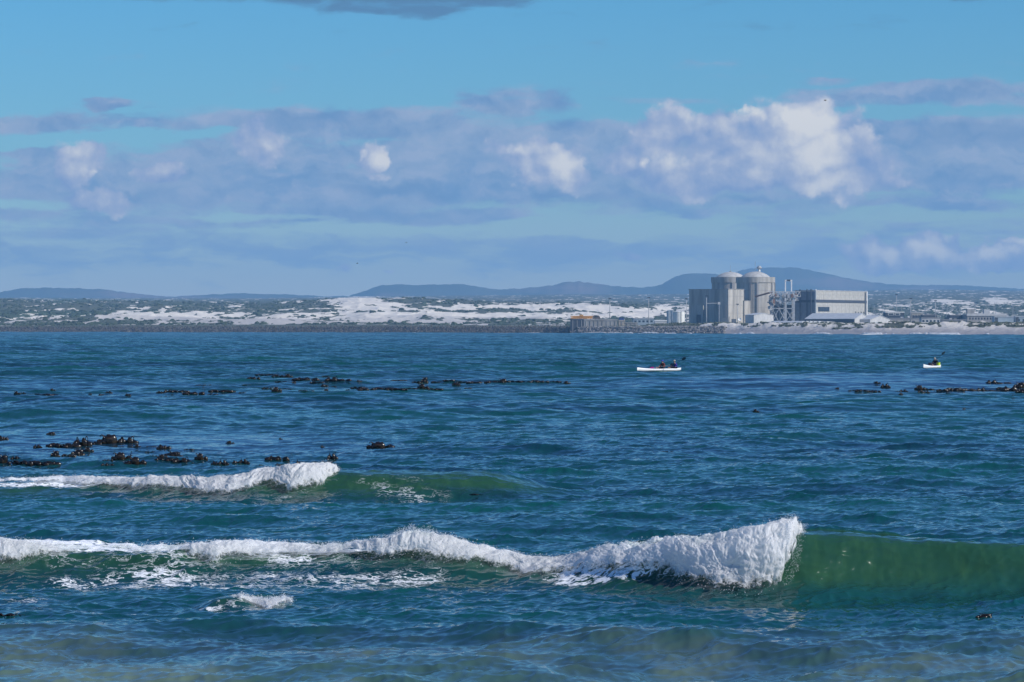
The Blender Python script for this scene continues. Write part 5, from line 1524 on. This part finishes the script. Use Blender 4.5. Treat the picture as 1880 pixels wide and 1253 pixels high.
def kayak(px, py, length, width, hgt, heading, label, seats, accent=None):
    x, y, z = find_water(px, py)
    o = empty('kayak', (x, y, z - .02), heading, label, 'kayak')
    n = 36; seg = 14; co = []; 
    for i in range(n):
        t = i / (n - 1); u = 2 * t - 1
        w = width / 2 * (1 - abs(u) ** 2.6) ** .8 + .012
        sheer = hgt * (.62 + .55 * max(0, u) ** 2.2 + .30 * max(0, -u) ** 3)
        keel = -.10 + .34 * max(0, abs(u) - .72) ** 1.3 * 1.6
        for k in range(seg):
            a = 2 * math.pi * k / seg; cy, sz = math.cos(a), math.sin(a)
            zz = (sheer - .04) + .05 * sz if sz > 0 else (sheer - .04) + (sheer - .04 - keel) * sz
            co.append((u * length / 2, w * math.copysign(abs(cy) ** .8, cy), zz))
    q = []
    for i in range(n - 1):
        for k in range(seg): q.append((i * seg + k, i * seg + (k + 1) % seg, (i + 1) * seg + (k + 1) % seg, (i + 1) * seg + k))
    me = bpy.data.meshes.new('hull'); me.from_pydata(co, [], q + [tuple(range(seg)), tuple((n - 1) * seg + k for k in range(seg))[::-1]])
    me.polygons.foreach_set('use_smooth', [True] * len(me.polygons)); me.materials.append(M_HULL)
    h = bpy.data.objects.new('hull', me); COL.objects.link(h); h.parent = o
    for sx in seats:
        r = MB(); r.lathe([(.24, 0), (.27, .02), (.27, .06), (.24, .07)], seg=24)
        r.build('cockpit_rim', M_BLACKC, o, True, M=Matrix.Translation((sx + .12, 0, hgt * .62 - .01)) @ Matrix.Diagonal((1.7, .8, 1, 1)))
        MB().box(sx - .22, sx - .17, -.15, .15, hgt * .6, hgt * .6 + .22).build('seat_back', M_BLACKC, o)
    MB().box(length * .22, length * .34, -.10, .10, hgt * .70, hgt * .70 + .02).build('hatch', M_BLACKC, o)
    return o


def paddle(name_loc, a, b, label, blades, rz):
    o = empty('paddle', name_loc, rz, label, 'paddle')
    a, b = Vector(a), Vector(b); d = (b - a).normalized()
    MB().bar(a, b, .018, 8).build('shaft', M_CARB if blades[0] is not M_PINK else M_OFFW, o)
    for P, s, m_, wid in ((a, -1, blades[0], .13), (b, 1, blades[1], .14)):
        D = d * s; side = D.cross(Vector((.3, 1, .1))).normalized(); nrm = D.cross(side).normalized()
        me = bpy.data.meshes.new('blade'); vs = []; n = 8
        for i in range(n):
            t = i / (n - 1); w = wid * math.sin(math.pi * min(.93, .12 + .8 * t)) ** .6
            for e in (-1, 0, 1): vs.append(P + D * (.46 * t) + side * w * e + nrm * (.03 * abs(e)))
        f = []
        for i in range(n - 1):
            for e in (0, 1): f.append((i * 3 + e, i * 3 + e + 1, i * 3 + e + 4, i * 3 + e + 3))
        me.from_pydata(vs, [], f); me.materials.append(m_); bo = bpy.data.objects.new('blade', me); COL.objects.link(bo); bo.parent = o
        sl = bo.modifiers.new('t', 'SOLIDIFY'); sl.thickness = .02
    return o


def make_kayaks():
    # tandem: bow to the left and towards the beach
    H = math.radians(180 + 38)
    k1 = kayak(1217, 682, 5.9, .60, .27, H, 'long white tandem kayak carrying two paddlers in the middle distance', (-.35, -2.1))
    L = k1.location; R = Matrix.Rotation(H, 4, 'Z')
    def at(x, y=0, z=0): return L + R @ Vector((x, y, z))
    p1 = at(-.55, 0, .12); p2 = at(-2.15, 0, .12)
    paddler(p1, H, 'person in a dark red jacket and blue cap in the tandem kayak front seat', M_REDC, M_CAPB, ((.30, .44, .335), (.56, -.02, .26)), lean=.05)
    paddle(p1, (.90, -.45, .13), (-.05, 1.0, .45), 'paddle with a magenta blade held by the person in dark red', (M_PINK, M_CARB), H)
    paddler(p2, H, 'person in a violet-blue jacket and pale hat in the tandem kayak rear seat', M_PURP, M_HATP, ((.25, .32, .56), (.47, -.09, .31)), lean=.04)
    paddle(p2, (.75, -.60, .0), (-.10, .95, .95), 'paddle with a raised dark blade held by the person in violet-blue', (M_OFFW, M_CARB), H)
    H2 = math.radians(180 + 57)
    k2 = kayak(1713, 675.5, 4.3, .68, .33, H2, 'short-looking white kayak with a single paddler, far right', (-.6,))
    L2 = k2.location.copy(); R2 = Matrix.Rotation(H2, 4, 'Z')
    p3 = L2 + R2 @ Vector((-.75, 0, .15))
    paddler(p3, H2, 'person in black with a lime vest and pale cap in the single kayak', M_BLACKC, M_HATP, ((.18, .27, .72), (.34, -.08, .40)), lean=.05, vest=M_BLACKC)
    paddle(p3, (.55, -.45, .02), (-.10, .75, 1.25), 'dark paddle raised behind the person in the single kayak', (M_CARB, M_CARB), H2)
    bag = empty('deck_bag', L2 + R2 @ Vector((.55, 0, .22)), H2, 'dark gear bag strapped on the foredeck of the single kayak', 'bag')
    MB().ball((0, 0, .13), .2, (1.2, .9, .8), 2).build('body', M_BLACKC, bag, True); MB().box(-.03, .03, -.2, .2, .1, .31).build('strap', M_DARKC, bag)
    cr = empty('gear_crate', L2 + R2 @ Vector((-1.35, 0, .2)), H2, 'lime-yellow gear crate behind the person in the single kayak', 'crate')
    MB().box(-.2, .2, -.22, .22, 0, .30).build('body', M_LIME, cr); MB().box(-.22, .22, -.24, .24, .303, .35).build('rim', M_LIME, cr)


make_kayaks()


# ------------------------------------------------------------------ birds
def make_birds():
    m = mat('dark_feather', (.03, .03, .035), .9, .1)
    for (px, py, Y, rz, sp, lb) in ((656, 484, 900, .3, .5, 'tiny dark bird in the air, lower left one of three'), (746, 446, 900, 1.2, .42, 'tiny dark bird in the air, middle one of three'), (1515, 185, 700, -.5, .62, 'dark bird gliding high before the big white cloud')):
        o = empty('flying_bird', pos(px, py, Y), rz, lb, 'bird', 'birds in flight')
        b = MB(); b.lathe([(.01, -.30), (.05, -.24), (.085, -.05), (.07, .12), (.05, .17), (.045, .22), (.012, .27), (.004, .33)], seg=12)
        b.build('body', m, o, True, M=Matrix.Rotation(math.pi / 2, 4, 'Y'))
        for s in (1, -1):
            me = bpy.data.meshes.new('wing'); vs = [(.10, 0, .03), (-.10, 0, .03), (.14, s * sp * .5, .16), (-.06, s * sp * .5, .15), (.02, s * sp, .08), (-.06, s * sp, .08)]
            me.from_pydata(vs, [], [(0, 1, 3, 2), (2, 3, 5, 4)]); me.materials.append(m); w = bpy.data.objects.new('wing', me); COL.objects.link(w); w.parent = o
            sl = w.modifiers.new('t', 'SOLIDIFY'); sl.thickness = .02
        MB().prism([(-.28, -.02), (-.44, -.07), (-.44, .07), (-.28, .02)], 'x', 0, .01) if False else None
        MB().box(-.42, -.26, -.05, .05, -.01, .01).build('tail', m, o)


make_birds()
